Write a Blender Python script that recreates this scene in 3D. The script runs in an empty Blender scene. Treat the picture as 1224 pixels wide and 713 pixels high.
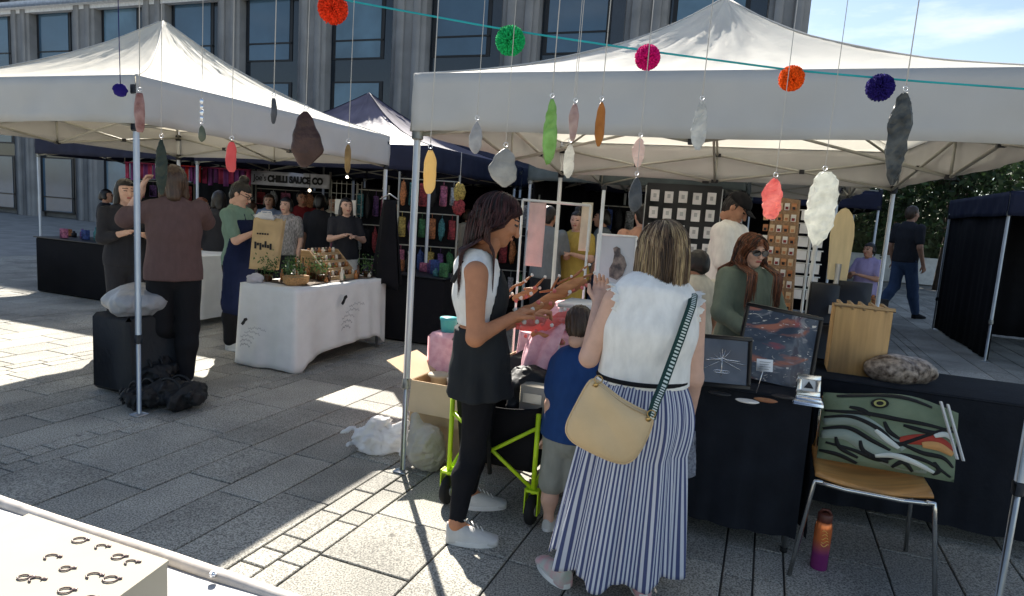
import bpy, math, random
import numpy as np
from mathutils import Vector, Matrix, Euler
random.seed(7); rng=np.random.RandomState(7)
R=math.radians
SC=bpy.context.scene
COL=SC.collection
# ---------------------------------------------------------------- camera
F=780.;PITCH=7.6;ROLL=3.8;CH=1.55
_a=R(90-PITCH);_r=R(ROLL)
CM=np.array([[1,0,0],[0,math.cos(_a),-math.sin(_a)],[0,math.sin(_a),math.cos(_a)]])@np.array([[math.cos(_r),-math.sin(_r),0],[math.sin(_r),math.cos(_r),0],[0,0,1]])
def ray(px,py): return CM@np.array([(px-612)/F,-(py-356.5)/F,-1.])
def atz(px,py,z=0.):
    d=ray(px,py); return np.array([0,0,CH])+(z-CH)/d[2]*d
def aty(px,py,Y):
    d=ray(px,py); return np.array([0,0,CH])+Y/d[1]*d
cam=bpy.data.cameras.new('camera'); camo=bpy.data.objects.new('camera',cam); COL.objects.link(camo)
cam.sensor_width=36; cam.lens=F/1224*36; cam.clip_start=.02; cam.clip_end=600
m4=Matrix([[*CM[0],0],[*CM[1],0],[*CM[2],CH],[0,0,0,1]]); camo.matrix_world=m4
SC.camera=camo
TH=R(-21); U=np.array([math.cos(TH),math.sin(TH),0.]); V=np.array([-math.sin(TH),math.cos(TH),0.]); Z=np.array([0,0,1.])
X=np.array([1.,0,0]); Y_=np.array([0,1.,0])
# ---------------------------------------------------------------- light
SUN_EL=36.5; SH=R(-73)            # shadows fall towards -68 degrees
sd=np.array([-math.cos(SH)*math.cos(R(SUN_EL)),-math.sin(SH)*math.cos(R(SUN_EL)),math.sin(R(SUN_EL))])
w=bpy.data.worlds.new('World'); SC.world=w; w.use_nodes=True
nt=w.node_tree; bg=nt.nodes['Background']
sky=nt.nodes.new('ShaderNodeTexSky'); sky.sky_type='NISHITA'; sky.sun_disc=False
sky.sun_elevation=R(SUN_EL); sky.sun_rotation=math.atan2(sd[0],sd[1]); sky.air_density=1.0; sky.dust_density=.6
tc=nt.nodes.new('ShaderNodeTexCoord'); mp=nt.nodes.new('ShaderNodeMapping'); mp.inputs['Scale'].default_value=(1.2,1.2,5)
ns=nt.nodes.new('ShaderNodeTexNoise'); ns.inputs['Scale'].default_value=2.2; ns.inputs['Detail'].default_value=7; ns.inputs['Roughness'].default_value=.6
rp=nt.nodes.new('ShaderNodeValToRGB'); rp.color_ramp.elements[0].position=.56; rp.color_ramp.elements[1].position=.82
mx=nt.nodes.new('ShaderNodeMixRGB'); mx.inputs[2].default_value=(7,7.4,8,1)
nt.links.new(tc.outputs['Generated'],mp.inputs[0]); nt.links.new(mp.outputs[0],ns.inputs[0]); nt.links.new(ns.outputs[0],rp.inputs[0])
nt.links.new(rp.outputs[0],mx.inputs[0]); nt.links.new(sky.outputs[0],mx.inputs[1]); hs=nt.nodes.new('ShaderNodeHueSaturation'); hs.inputs['Saturation'].default_value=.92; nt.links.new(mx.outputs[0],hs.inputs['Color']); nt.links.new(hs.outputs[0],bg.inputs[0])
bg.inputs[1].default_value=.064
sl=bpy.data.lights.new('sun','SUN'); sl.energy=5.0; sl.angle=R(.6); sl.color=(1,.94,.84)
so=bpy.data.objects.new('sun',sl); COL.objects.link(so); so.rotation_euler=Vector(sd).to_track_quat('Z','Y').to_euler(); so.location=(0,0,30)
SC.view_settings.view_transform='Standard'; SC.view_settings.look='None'; SC.view_settings.gamma=1; SC.view_settings.exposure=1.5
SC.render.engine='CYCLES'; SC.cycles.max_bounces=6; SC.cycles.transparent_max_bounces=8
# ---------------------------------------------------------------- materials
MC={}
def mat(name,col,rough=.7,metal=0.,var=.12,scale=8.,bump=.0,bscale=40.,trans=0.,alpha=1.,col2=None,spec=.4,emis=0.,coords='Object',stretch=(1,1,1),island=0.,detail=4.,coat=0.,transm=0.,ior=1.45):
    if name in MC: return MC[name]
    m=bpy.data.materials.new(name); m.use_nodes=True; n=m.node_tree; L=n.links
    b=n.nodes['Principled BSDF']; out=n.nodes['Material Output']
    b.inputs['Roughness'].default_value=rough; b.inputs['Metallic'].default_value=metal
    b.inputs['Specular IOR Level'].default_value=spec; b.inputs['Coat Weight'].default_value=coat
    b.inputs['Transmission Weight'].default_value=transm; b.inputs['IOR'].default_value=ior
    t=n.nodes.new('ShaderNodeTexCoord'); mpn=n.nodes.new('ShaderNodeMapping'); mpn.inputs['Scale'].default_value=stretch
    L.new(t.outputs[coords],mpn.inputs[0])
    no=n.nodes.new('ShaderNodeTexNoise'); no.inputs['Scale'].default_value=scale; no.inputs['Detail'].default_value=detail
    L.new(mpn.outputs[0],no.inputs[0])
    r=n.nodes.new('ShaderNodeValToRGB'); r.color_ramp.elements[0].position=.32; r.color_ramp.elements[1].position=.68
    c=np.array(col[:3]); lo=c*(1-var) ; hi=np.minimum(c*(1+var),1) if col2 is None else np.array(col2[:3])
    r.color_ramp.elements[0].color=(*lo,1); r.color_ramp.elements[1].color=(*hi,1)
    L.new(no.outputs[0],r.inputs[0]); co=r.outputs[0]
    if island:
        g=n.nodes.new('ShaderNodeNewGeometry'); mr=n.nodes.new('ShaderNodeMapRange'); mr.inputs[3].default_value=1-island; mr.inputs[4].default_value=1+island
        L.new(g.outputs['Random Per Island'],mr.inputs[0]); mu=n.nodes.new('ShaderNodeVectorMath'); mu.operation='SCALE'
        L.new(co,mu.inputs[0]); L.new(mr.outputs[0],mu.inputs[3]); co=mu.outputs[0]
    L.new(co,b.inputs['Base Color'])
    if bump:
        n2=n.nodes.new('ShaderNodeTexNoise'); n2.inputs['Scale'].default_value=bscale; n2.inputs['Detail'].default_value=5; L.new(mpn.outputs[0],n2.inputs[0])
        bp=n.nodes.new('ShaderNodeBump'); bp.inputs['Strength'].default_value=bump; bp.inputs['Distance'].default_value=.02
        L.new(n2.outputs[0],bp.inputs['Height']); L.new(bp.outputs[0],b.inputs['Normal'])
    if emis:
        b.inputs['Emission Color'].default_value=(*col[:3],1); b.inputs['Emission Strength'].default_value=emis
    if trans:
        tr=n.nodes.new('ShaderNodeBsdfTranslucent'); L.new(co,tr.inputs[0]); mi=n.nodes.new('ShaderNodeMixShader'); mi.inputs[0].default_value=trans
        L.new(b.outputs[0],mi.inputs[1]); L.new(tr.outputs[0],mi.inputs[2]); L.new(mi.outputs[0],out.inputs[0])
    MC[name]=m; return m
def nodes_of(m): return m.node_tree.nodes,m.node_tree.links
# ---------------------------------------------------------------- mesh builder
class MB:
    def __init__(s): s.v=[];s.f=[];s.m=[];s.s=[];s.uv={}
    def add(s,vs,fs,mi=0,sm=False,T=None,uvs=None):
        o=len(s.v)
        if T is not None: vs=[T(p) for p in vs]
        s.v+= [tuple(map(float,p)) for p in vs]
        for k,f in enumerate(fs):
            if uvs is not None: s.uv[len(s.f)]=uvs[k]
            s.f.append(tuple(int(i)+o for i in f)); s.m.append(mi); s.s.append(sm)
        return s
    def box(s,c,d,ax=None,mi=0,bev=0.):
        c=np.array(c,float); ax=ax or (X,Y_,Z); h=np.array(d)/2.
        if bev<=0:
            vs=[c+sum(sg*hh*a for sg,hh,a in zip(q,h,ax)) for q in [(-1,-1,-1),(1,-1,-1),(1,1,-1),(-1,1,-1),(-1,-1,1),(1,-1,1),(1,1,1),(-1,1,1)]]
            return s.add(vs,[(0,3,2,1),(4,5,6,7),(0,1,5,4),(1,2,6,5),(2,3,7,6),(3,0,4,7)],mi)
        b=min(bev,min(h)*.9); vs=[];
        idx={}
        for q in [(x,y,z) for x in(-1,1) for y in(-1,1) for z in(-1,1)]:
            for k in range(3):
                e=h-b; e[k]=h[k]; idx[q,k]=len(vs); vs.append(c+sum(q[i]*e[i]*ax[i] for i in range(3)))
        fs=[]
        for k in range(3):
            i,j=[t for t in range(3) if t!=k]
            for sg in(-1,1):
                def q(a,b_):
                    r=[0,0,0]; r[k]=sg;r[i]=a;r[j]=b_; return tuple(r)
                fs.append([idx[q(-1,-1),k],idx[q(1,-1),k],idx[q(1,1),k],idx[q(-1,1),k]])
        for k in range(3):
            i,j=[t for t in range(3) if t!=k]
            for a in(-1,1):
                for b_ in(-1,1):
                    def q(z_):
                        r=[0,0,0]; r[k]=z_; r[i]=a;r[j]=b_; return tuple(r)
                    fs.append([idx[q(-1),i],idx[q(1),i],idx[q(1),j],idx[q(-1),j]])
        for q in [(x,y,z) for x in(-1,1) for y in(-1,1) for z in(-1,1)]: fs.append([idx[q,0],idx[q,1],idx[q,2]])
        return s.add(vs,fs,mi,True)
    def tube(s,pts,r,n=8,mi=0,cap=True,sm=True,flat=None):
        P=[np.array(p,float) for p in pts]; rs=r if hasattr(r,'__len__') else [r]*len(P)
        vs=[];fs=[]; prev=None
        for i,p in enumerate(P):
            t=P[min(i+1,len(P)-1)]-P[max(i-1,0)]; t=t/(np.linalg.norm(t)+1e-9)
            if prev is None:
                a=np.array([0,0,1.]) if abs(t[2])<.9 else np.array([1.,0,0]); prev=a
            a=prev-t*prev.dot(t); a/=np.linalg.norm(a)+1e-9; prev=a; b=np.cross(t,a)
            for k in range(n):
                an=2*math.pi*(k+.5)/n; vs.append(p+rs[i]*(math.cos(an)*a+math.sin(an)*b))
        for i in range(len(P)-1):
            for k in range(n):
                k2=(k+1)%n; fs.append((i*n+k,i*n+k2,(i+1)*n+k2,(i+1)*n+k))
        if cap: fs.append(tuple(range(n-1,-1,-1))); fs.append(tuple((len(P)-1)*n+k for k in range(n)))
        return s.add(vs,fs,mi,sm)
    def lathe(s,c,prof,n=20,mi=0,ax=(X,Y_,Z)):
        vs=[];fs=[]; c=np.array(c,float)
        for r_,z in prof:
            for k in range(n):
                a=2*math.pi*k/n; vs.append(c+ax[0]*r_*math.cos(a)+ax[1]*r_*math.sin(a)+ax[2]*z)
        for i in range(len(prof)-1):
            for k in range(n): fs.append((i*n+k,i*n+(k+1)%n,(i+1)*n+(k+1)%n,(i+1)*n+k))
        fs.append(tuple(range(n-1,-1,-1))); fs.append(tuple((len(prof)-1)*n+k for k in range(n)))
        return s.add(vs,fs,mi,True)
    def grid(s,fn,nu,nv,mi=0,sm=True,uv=False,two=0.):
        vs=[fn(i/nu,j/nv) for j in range(nv+1) for i in range(nu+1)]
        fs=[(j*(nu+1)+i,j*(nu+1)+i+1,(j+1)*(nu+1)+i+1,(j+1)*(nu+1)+i) for j in range(nv) for i in range(nu)]
        uvs=[[(i/nu,j/nv),((i+1)/nu,j/nv),((i+1)/nu,(j+1)/nv),(i/nu,(j+1)/nv)] for j in range(nv) for i in range(nu)] if uv else None
        s.add(vs,fs,mi,sm,uvs=uvs)
        return s
    def poly(s,pts,n,th,mi=0):     # extruded flat polygon along n
        n=np.array(n,float); k=len(pts); vs=[np.array(p)+n*th/2 for p in pts]+[np.array(p)-n*th/2 for p in pts]
        fs=[tuple(range(k)),tuple(range(2*k-1,k-1,-1))]+[(i,k+i,k+(i+1)%k,(i+1)%k) for i in range(k)]
        return s.add(vs,fs,mi)
    def blob(s,c,r,n=10,mi=0,amp=.0,seed=0):
        c=np.array(c,float); r=np.array(r if hasattr(r,'__len__') else [r]*3); vs=[];fs=[]; rr=np.random.RandomState(seed)
        ph=rr.rand(6)*6.28
        for j in range(n+1):
            for i in range(2*n):
                t=math.pi*j/n; p=math.pi*i/n; d=np.array([math.sin(t)*math.cos(p),math.sin(t)*math.sin(p),math.cos(t)])
                k=1+amp*(math.sin(3*d[0]+ph[0])*math.sin(4*d[1]+ph[1])+.6*math.sin(7*d[2]+5*d[0]+ph[2])+.4*math.sin(11*d[1]+ph[3]-6*d[2]))
                vs.append(c+d*r*k)
        for j in range(n):
            for i in range(2*n): fs.append((j*2*n+i,(j+1)*2*n+i,(j+1)*2*n+(i+1)%(2*n),j*2*n+(i+1)%(2*n)))
        return s.add(vs,fs,mi,True)
WL={}   # world location of every root/part origin
def obj(name,mb,mats,parent=None,label=None,world=True,solid=0.):
    me=bpy.data.meshes.new(name)
    off=np.array(WL.get(parent.name,(0,0,0)) if (parent and world) else (0,0,0))
    vs=mb.v if not off.any() else [(p[0]-off[0],p[1]-off[1],p[2]-off[2]) for p in mb.v]
    me.from_pydata(vs,[],mb.f)
    me.polygons.foreach_set('use_smooth',mb.s); me.polygons.foreach_set('material_index',mb.m)
    for m in (mats if isinstance(mats,(list,tuple)) else [mats]): me.materials.append(m)
    if mb.uv:
        ul=me.uv_layers.new(name='UVMap')
        for fi,uv in mb.uv.items():
            st=me.polygons[fi].loop_start
            for k,q in enumerate(uv): ul.data[st+k].uv=q
    me.update()
    o=bpy.data.objects.new(name,me); COL.objects.link(o)
    if parent: o.parent=parent; WL[o.name]=tuple(off)
    if label: o['label']=label
    if solid:
        md=o.modifiers.new('thickness','SOLIDIFY'); md.thickness=solid; md.offset=0
    return o
def thing(name,label,cat,loc=(0,0,0),group=None,rz=0.):
    o=bpy.data.objects.new(name,None); o.empty_display_size=.1; COL.objects.link(o)
    o.location=tuple(float(c) for c in loc); o.rotation_euler=(0,0,rz); WL[o.name]=tuple(float(c) for c in loc)
    o['label']=label; o['category']=cat
    if group: o['group']=group
    return o
def single(name,mb,mats,label,cat,group=None,solid=0.):
    vs=np.array(mb.v); c=np.array([(vs[:,0].min()+vs[:,0].max())/2,(vs[:,1].min()+vs[:,1].max())/2,vs[:,2].min()])
    mb.v=[tuple(p) for p in (vs-c)]
    o=obj(name,mb,mats,solid=solid); o.location=tuple(c); o['label']=label; o['category']=cat
    if group: o['group']=group
    return o
def struct(name,mb,mats):
    o=obj(name,mb,mats); o['kind']='structure'; return o
def copy_tree(o,parent=None):
    c=o.copy(); COL.objects.link(c); c.parent=parent
    for ch in [q for q in bpy.data.objects if q.parent==o]: copy_tree(ch,c)
    return c
def text_mb(s,size,origin,ux,uy,depth=.002,bold=.0,width=None):
    cu=bpy.data.curves.new('writing','FONT'); cu.body=s; cu.size=size; cu.offset=bold; cu.extrude=depth
    to=bpy.data.objects.new('writing',cu); COL.objects.link(to); dg=bpy.context.evaluated_depsgraph_get()
    me=bpy.data.meshes.new_from_object(to.evaluated_get(dg)); bpy.data.objects.remove(to)
    un=np.cross(ux,uy); mb=MB(); xs=[v.co.x for v in me.vertices]; k=1. if not width else width/(max(xs)-min(xs)); x0=min(xs)
    mb.add([np.array(origin)+ux*(v.co.x-x0)*k+uy*v.co.y+un*v.co.z for v in me.vertices],[tuple(p.vertices) for p in me.polygons]); return mb
# ---------------------------------------------------------------- sdf surface nets
def snet(f,lo,hi,h):
    lo=np.array(lo,float); hi=np.array(hi,float)
    ax=[np.arange(lo[i],hi[i]+h,h) for i in range(3)]
    G=np.stack(np.meshgrid(*ax,indexing='ij'),-1).astype(np.float32); sh=G.shape[:3]
    D=f(G.reshape(-1,3)).reshape(sh)
    S=D<0; nx,ny,nz=sh
    cor=[(a,b,c) for a in(0,1) for b in(0,1) for c in(0,1)]
    sub=lambda A,c:A[c[0]:nx-1+c[0],c[1]:ny-1+c[1],c[2]:nz-1+c[2]]
    cnt=sum(sub(S,c).astype(np.int8) for c in cor); act=(cnt>0)&(cnt<8)
    ii=np.argwhere(act); pos=np.zeros((len(ii),3)); num=np.zeros(len(ii))
    for c in cor:
        for k in range(3):
            if c[k]==0:
                d=list(c); d[k]=1
                A=D[ii[:,0]+c[0],ii[:,1]+c[1],ii[:,2]+c[2]]; B=D[ii[:,0]+d[0],ii[:,1]+d[1],ii[:,2]+d[2]]
                cr=(A<0)!=(B<0); t=np.where(cr,A/(A-B+1e-12),0)
                p=np.tile(np.array(c,float),(len(ii),1)); p[:,k]=t
                pos+=p*cr[:,None]; num+=cr
    vs=lo+(ii+pos/np.maximum(num,1)[:,None])*h
    idx=-np.ones(act.shape,int); idx[act]=np.arange(len(ii))
    fs=[]
    for k in range(3):
        i,j=[(1,2),(2,0),(0,1)][k]
        sl0=[slice(None)]*3; sl1=[slice(None)]*3; sl0[k]=slice(0,-1); sl1[k]=slice(1,None)
        ch=S[tuple(sl0)]!=S[tuple(sl1)]
        e=np.argwhere(ch); ok=(e[:,i]>0)&(e[:,j]>0)&(e[:,i]<sh[i]-1)&(e[:,j]<sh[j]-1); e=e[ok]
        def cell(di,dj):
            q=e.copy(); q[:,i]-=di; q[:,j]-=dj; return idx[q[:,0],q[:,1],q[:,2]]
        q=np.stack([cell(1,1),cell(0,1),cell(0,0),cell(1,0)],1)
        ins=S[e[:,0],e[:,1],e[:,2]]; q[~ins]=q[~ins][:,::-1]
        fs.append(q)
    fs=np.concatenate(fs); fs=fs[(fs>=0).all(1)]
    return vs,fs
def smin(a,b,k):
    h=np.clip(.5+.5*(b-a)/k,0,1); return b+(a-b)*h-k*h*(1-h)
def cap(P,a,b,ra,rb):
    a=np.array(a,np.float32);b=np.array(b,np.float32); ab=b-a; t=np.clip((P-a)@ab/(ab@ab+1e-9),0,1)
    return np.linalg.norm(P-a-t[:,None]*ab,axis=1)-(ra+(rb-ra)*t)
def ell(P,c,r,ax=None):
    q=P-np.array(c,np.float32)
    if ax is not None: q=q@np.array(ax,np.float32).T
    r=np.array(r,np.float32); k=np.linalg.norm(q/r,axis=1); return (k-1)*r.min()*.9+ (k-1)*0
def loft(P,pts,right,inf=0.,k=.04):
    # pts: list of (pos, halfwidth, halfdepth)
    d=None; right=np.array(right,float)
    for (p0,a0,b0),(p1,a1,b1) in zip(pts[:-1],pts[1:]):
        p0=np.array(p0,float);p1=np.array(p1,float); ab=p1-p0; L=np.linalg.norm(ab); ax=ab/L
        r=right-ax*right.dot(ax); r/=np.linalg.norm(r); fw=np.cross(ax,r)
        q=P-p0.astype(np.float32); tt=(q@ax.astype(np.float32)); t=np.clip(tt/L,0,1)
        a=a0+(a1-a0)*t+inf; b=b0+(b1-b0)*t+inf; ex=tt-t*L
        m=np.minimum(a,b)
        e=(np.sqrt((q@r.astype(np.float32)/a)**2+(q@fw.astype(np.float32)/b)**2+(ex/m)**2)-1)*m
        d=e if d is None else smin(d,e,k)
    return d
def wob(P,s,seed=0):
    r=np.random.RandomState(seed); o=0
    for k in range(5):
        w_=r.randn(3)*s*(1+.4*k); o=o+np.sin(P@w_.astype(np.float32)+r.rand()*6.28)/(1+.4*k)
    return o/3
# ================================================================ PEOPLE
SKIN={k:mat('skin_'+k,c,rough=.55,var=.06,scale=30,bump=.05,bscale=120,spec=.35) for k,c in dict(tan=(.47,.205,.105),fair=(.62,.38,.28),mid=(.42,.22,.14),dark=(.22,.11,.07)).items()}
LIP=mat('lip',(.42,.12,.10),rough=.4); EYE=mat('eye_dark',(.02,.015,.012),rough=.2); 
class Fig:
    def __init__(s,loc,head,H,ov=None,wov=None,female=True,width=1.):
        s.loc=np.array([loc[0],loc[1],0.]); s.h=head; s.H=H; a=head-math.pi/2; s.M=np.array([[math.cos(a),-math.sin(a),0],[math.sin(a),math.cos(a),0],[0,0,1]])
        k=H; sw=.1*width if female else .115*width
        J=dict(pel=(0,0,.53),wai=(0,.005,.61),che=(0,0,.72),upc=(0,-.008,.795),neck=(0,-.008,.835),head=(0,.012,.925))
        for sg,n in((1,'R'),(-1,'L')):
            J.update({'sh'+n:(sg*sw,-.008,.805),'el'+n:(sg*(sw+.03),-.02,.635),'wr'+n:(sg*(sw+.035),.04,.49),'hip'+n:(sg*.052,0,.52),'kn'+n:(sg*.055,.01,.285),'an'+n:(sg*.055,-.012,.05)})
        s.J={n:np.array(p,float)*k for n,p in J.items()}
        for n,p in (ov or {}).items(): s.J[n]=np.array(p,float)*k
        for n,p in (wov or {}).items(): s.J[n]=s.M.T@(np.array(p,float)-s.loc)
        s.k=H/1.7; s.fem=female; s.w=width; s.face=np.array([0,1.,0])
        s.handdir={'R':None,'L':None}; s.toe={'R':0.,'L':0.}
    def W(s,vs): return (np.asarray(vs)@s.M.T)+s.loc
    def spine(s,bust=True):
        J=s.J;k=s.k*s.w
        return [(J['pel']-[0,0,.03*k],.165*k,.115*k),(J['pel']+[0,0,.04*k],.16*k,.112*k),(J['wai'],.128*k,.092*k),(J['che'],.145*k,.115*k),(J['upc'],.14*k,.095*k),(J['neck']-[0,0,.01*k],.07*k,.06*k)]
    def right(s):
        r=s.J['shR']-s.J['shL']; r[2]*=.3; return r/np.linalg.norm(r)
    def torso(s,P,inf=0.):
        return loft(P,s.spine(),s.right(),inf)
    def arm(s,P,n,inf=0.,frac=2.):
        J=s.J;k=s.k; d=cap(P,J['sh'+n],J['sh'+n]+(J['el'+n]-J['sh'+n])*min(frac,1.),.052*k+inf,(.052-.012*min(frac,1.))*k+inf)
        if frac>1:
            f=frac-1; d=smin(d,cap(P,J['el'+n],J['el'+n]+(J['wr'+n]-J['el'+n])*f,.041*k+inf,(.041-.015*f)*k+inf),.02)
        return d
    def leg(s,P,n,inf=0.,frac=2.,flare=0.):
        J=s.J;k=s.k; d=cap(P,J['hip'+n],J['hip'+n]+(J['kn'+n]-J['hip'+n])*min(frac,1.),.088*k+inf,(.088-.03*min(frac,1.))*k+inf+flare*min(frac,1.))
        if frac>1:
            f=frac-1; e=J['an'+n]-J['kn'+n]; m=J['kn'+n]+e*.35+s.M.T@np.zeros(3)+np.array([0,-.015*k,0])
            d=smin(d,cap(P,J['kn'+n],m,.057*k+inf+flare,.055*k+inf+flare),.03)
            if f>.35: d=smin(d,cap(P,m,J['kn'+n]+e*f,.055*k+inf+flare,(.055-.021*(f-.35)/.65)*k+inf+flare),.03)
        return d
    def body(s,P):
        J=s.J;k=s.k; d=s.torso(P)
        for n in'RL':
            d=smin(d,s.arm(P,n),.035*k); d=smin(d,s.leg(P,n),.04*k)
            d=smin(d,cap(P,J['an'+n]-[0,0,.0],J['an'+n]+[0,.07*k,-.03*k],.032*k,.018*k),.02)
        d=smin(d,cap(P,J['neck']-[0,0,.03*k],J['head']-[0,0,.06*k],.052*k,.048*k),.03*k)
        return d
    def bbox(s,names,pad):
        A=np.array([s.J[n] for n in names]); return A.min(0)-pad,A.max(0)+pad
    def frame(s):
        f=s.face/np.linalg.norm(s.face); r=np.cross(f,[0,0,1.]); r/=np.linalg.norm(r); u=np.cross(r,f); return r,f,u
def head_sdf(s):
    r,f,u=s.frame(); C=s.J['head']; k=s.k*(1.0 if s.H>1.4 else 1.15); B=np.array([r,f,u],np.float32)
    def fn(P):
        q=((P-C.astype(np.float32))@B.T)/k
        e=lambda c,rr:(np.linalg.norm((q-np.array(c,np.float32))/np.array(rr,np.float32),axis=1)-1)*min(rr)
        d=e((0,-.01,.03),(.074,.093,.088)); d=smin(d,e((0,.03,-.035),(.056,.062,.075)),.03); d=smin(d,e((0,.062,-.088),(.024,.022,.02)),.025)
        d=smin(d,cap(q,(0,.092,.012),(0,.112,-.028),.009,.013),.012)
        d=smin(d,cap(q,(-.03,.082,.03),(.03,.082,.03),.012,.012),.012)
        for sg in(-1,1):
            d=smin(d,e((sg*.036,.066,-.02),(.022,.022,.02)),.02)
            d=-smin(-d,e((sg*.031,.099,.012),(.017,.014,.011)),.006)
            d=smin(d,e((sg*.031,.082,.012),(.0125,.0125,.0115)),.002)
            d=smin(d,e((sg*.074,-.005,-.0),(.01,.02,.032)),.006)
        d=smin(d,cap(q,(-.017,.093,-.056),(.017,.093,-.056),.008,.008),.006)
        d=smin(d,cap(q,(0,-.02,-.05),(0,-.03,-.10),.048,.045),.03)
        return d*k
    def reg(c):
        q=((c-C)@B.T.astype(float))/k
        m=np.zeros(len(c),int)
        m[(np.abs(q[:,0])<.021)&(q[:,1]>.085)&(np.abs(q[:,2]+.056)<.008)]=1
        for sg in(-1,1):
            m[(np.abs(q[:,0]-sg*.031)<.012)&(np.abs(q[:,2]-.012)<.0055)&(q[:,1]>.07)]=2
            m[(np.abs(q[:,0]-sg*.031)<.019)&(np.abs(q[:,2]-.035)<.0035)&(q[:,1]>.06)]=2
        return m
    return fn,reg,C,k
def hand_sdf(s,n,curl=.5):
    J=s.J;k=s.k; w=J['wr'+n]; d=s.handdir[n]
    if d is None: d=(w-J['el'+n]); 
    d=np.array(d,float); d/=np.linalg.norm(d)
    side=np.cross(d,[0,0,1.]); 
    if np.linalg.norm(side)<.4: side=np.array([0,1.,0])*(1 if n=='R' else 1)
    side=side-d*side.dot(d); side/=np.linalg.norm(side); pal=np.cross(side,d)
    if pal[2]>0 and abs(d[2])<.7: pal=-pal; side=-side
    sc=k; 
    palm=[(w,w+d*.05*sc,.022*sc,.02*sc)]
    segs=[]
    for i,(o,l) in enumerate(zip((-.03,-.01,.01,.03),(.066,.076,.071,.055))):
        b=w+(d*.075+side*o*.95)*sc; a1=curl*.8; a2=a1+curl*1.1
        m=b+(d*math.cos(a1*.5)+pal*math.sin(a1*.5))*l*.5*sc; e=m+(d*math.cos(a2)+pal*math.sin(a2))*l*.55*sc
        segs+=[(w+(d*.02+side*o*.6)*sc,b,.0125*sc,.0105*sc),(b,m,.0098*sc,.0085*sc),(m,e,.0085*sc,.007*sc)]
    tb=w+(d*.02-side*.022)*sc; tm=tb+(d*.028-side*.025+pal*.012)*sc; te=tm+(d*.03-side*.006+pal*.012)*sc
    th=[(tb,tm,.0135*sc,.011*sc),(tm,te,.011*sc,.008*sc)]
    def fn(P):
        dd=None
        for a,b,ra,rb in palm: dd=cap(P,a,b,ra,rb)
        for q,(a,b,ra,rb) in enumerate(segs):
            c=cap(P,a,b,ra,rb); dd=smin(dd,c,.008*sc if q%3==0 else .002)
        for a,b,ra,rb in th: dd=smin(dd,cap(P,a,b,ra,rb),.006*sc)
        return smin(dd,cap(P,w-d*.03*sc,w,.026*sc,.024*sc),.015)
    return fn,w+d*.06*sc
def netobj(name,mb,fig,fn,lo,hi,h,mi=0,reg=None):
    v,f=snet(fn,lo,hi,h); 
    if len(v)==0: return
    W=fig.W(v); o=len(mb.v); mb.v+=[tuple(p) for p in W.tolist()]
    m=np.zeros(len(f),int)+mi
    if reg is not None: m=reg(v[f].mean(1))
    mb.f+=[tuple(q) for q in (f+o).tolist()]; mb.m+=m.tolist(); mb.s+=[True]*len(f)
def person(fig,label,skin='fair',hair=None,garments=(),res=.012,group=None,extra=None,curl=.6,hres=None,lips=True):
    s=fig; k=s.k
    t=thing('person',label,'person',(s.loc[0],s.loc[1],0),group)
    mb=MB(); lo,hi=s.bbox(list(s.J),.17*k); hi[2]-=.0
    netobj('b',mb,s,s.body,lo,hi,res)
    fn,reg,C,hk=head_sdf(s); hr=hres or max(.0045,res*.5); netobj('h',mb,s,fn,C-.15*hk,C+.15*hk,hr,0,reg)
    for n in'RL':
        fn,c=hand_sdf(s,n,curl); netobj('k',mb,s,fn,c-.12*k,c+.12*k,max(.0038,res*.45))
    obj('body',mb,[SKIN[skin],LIP,EYE],t)
    if hair: hair(s,t)
    for g in garments: g(s,t,res)
    return t
# ---- garments
def top(m,hem=.56,sleeve=.5,inf=.014,neck=.075,fold=.005,name='top',seed=1,nz=None,loose=.0):
    def g(s,t,res):
        J=s.J;k=s.k
        def f(P):
            d=s.torso(P,inf*k)
            if loose:
                lp=[(J['pel']-[0,0,.05*k],(.165+loose)*k,(.115+loose)*k),(J['che'],(.15+loose*.6)*k,(.115+loose*.6)*k),(J['upc'],.135*k,.09*k)]
                d=smin(d,loft(P,lp,s.right(),inf*k),.04)
            for n in'RL':
                if sleeve>0: d=smin(d,s.arm(P,n,(inf+loose*.35)*k,sleeve),.03*k)
                else: d=smin(d,cap(P,J['sh'+n]*.9+J['neck']*.1,J['sh'+n]*.55+J['upc']*.45,.045*k,.06*k),.03*k)
            d=d+fold*wob(P*np.array([1,1,.38],np.float32),19/k,seed)
            d=np.maximum(d,hem*s.H-P[:,2]+.004*wob(P,20,seed+3))
            nk=J['neck']+np.array([0,.02*k,.045*k]); d=np.maximum(d,neck*k-np.linalg.norm(P-nk.astype(np.float32),axis=1))
            return d
        lo,hi=s.bbox(['pel','shR','shL','neck']+(['elR','elL'] if sleeve>0 else [])+(['wrR','wrL'] if sleeve>1 else []),.26*k); lo[2]=max(lo[2],hem*s.H-.03)
        mb=MB(); netobj(name,mb,s,f,lo,hi,res); obj(name,mb,m,t)
    return g
def trousers(m,frac=1.95,inf=.012,waist=.6,flare=0.,fold=.004,name='trousers',seed=4):
    def g(s,t,res):
        J=s.J;k=s.k
        def f(P):
            d=loft(P,s.spine()[:3],s.right(),inf*k)
            for n in'RL': d=smin(d,s.leg(P,n,inf*k,frac,flare*k),.03*k)
            d=d+fold*wob(P,18/k,seed)
            d=np.maximum(d,P[:,2]-waist*s.H)
            return d
        lo,hi=s.bbox(['pel','hipR','hipL','knR','knL']+(['anR','anL'] if frac>1 else []),.19*k); hi[2]=waist*s.H+.03
        if frac<=1: lo[2]=min(J['knR'][2],J['knL'][2])-.02
        mb=MB(); netobj(name,mb,s,f,lo,hi,res); obj(name,mb,m,t)
    return g
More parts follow.
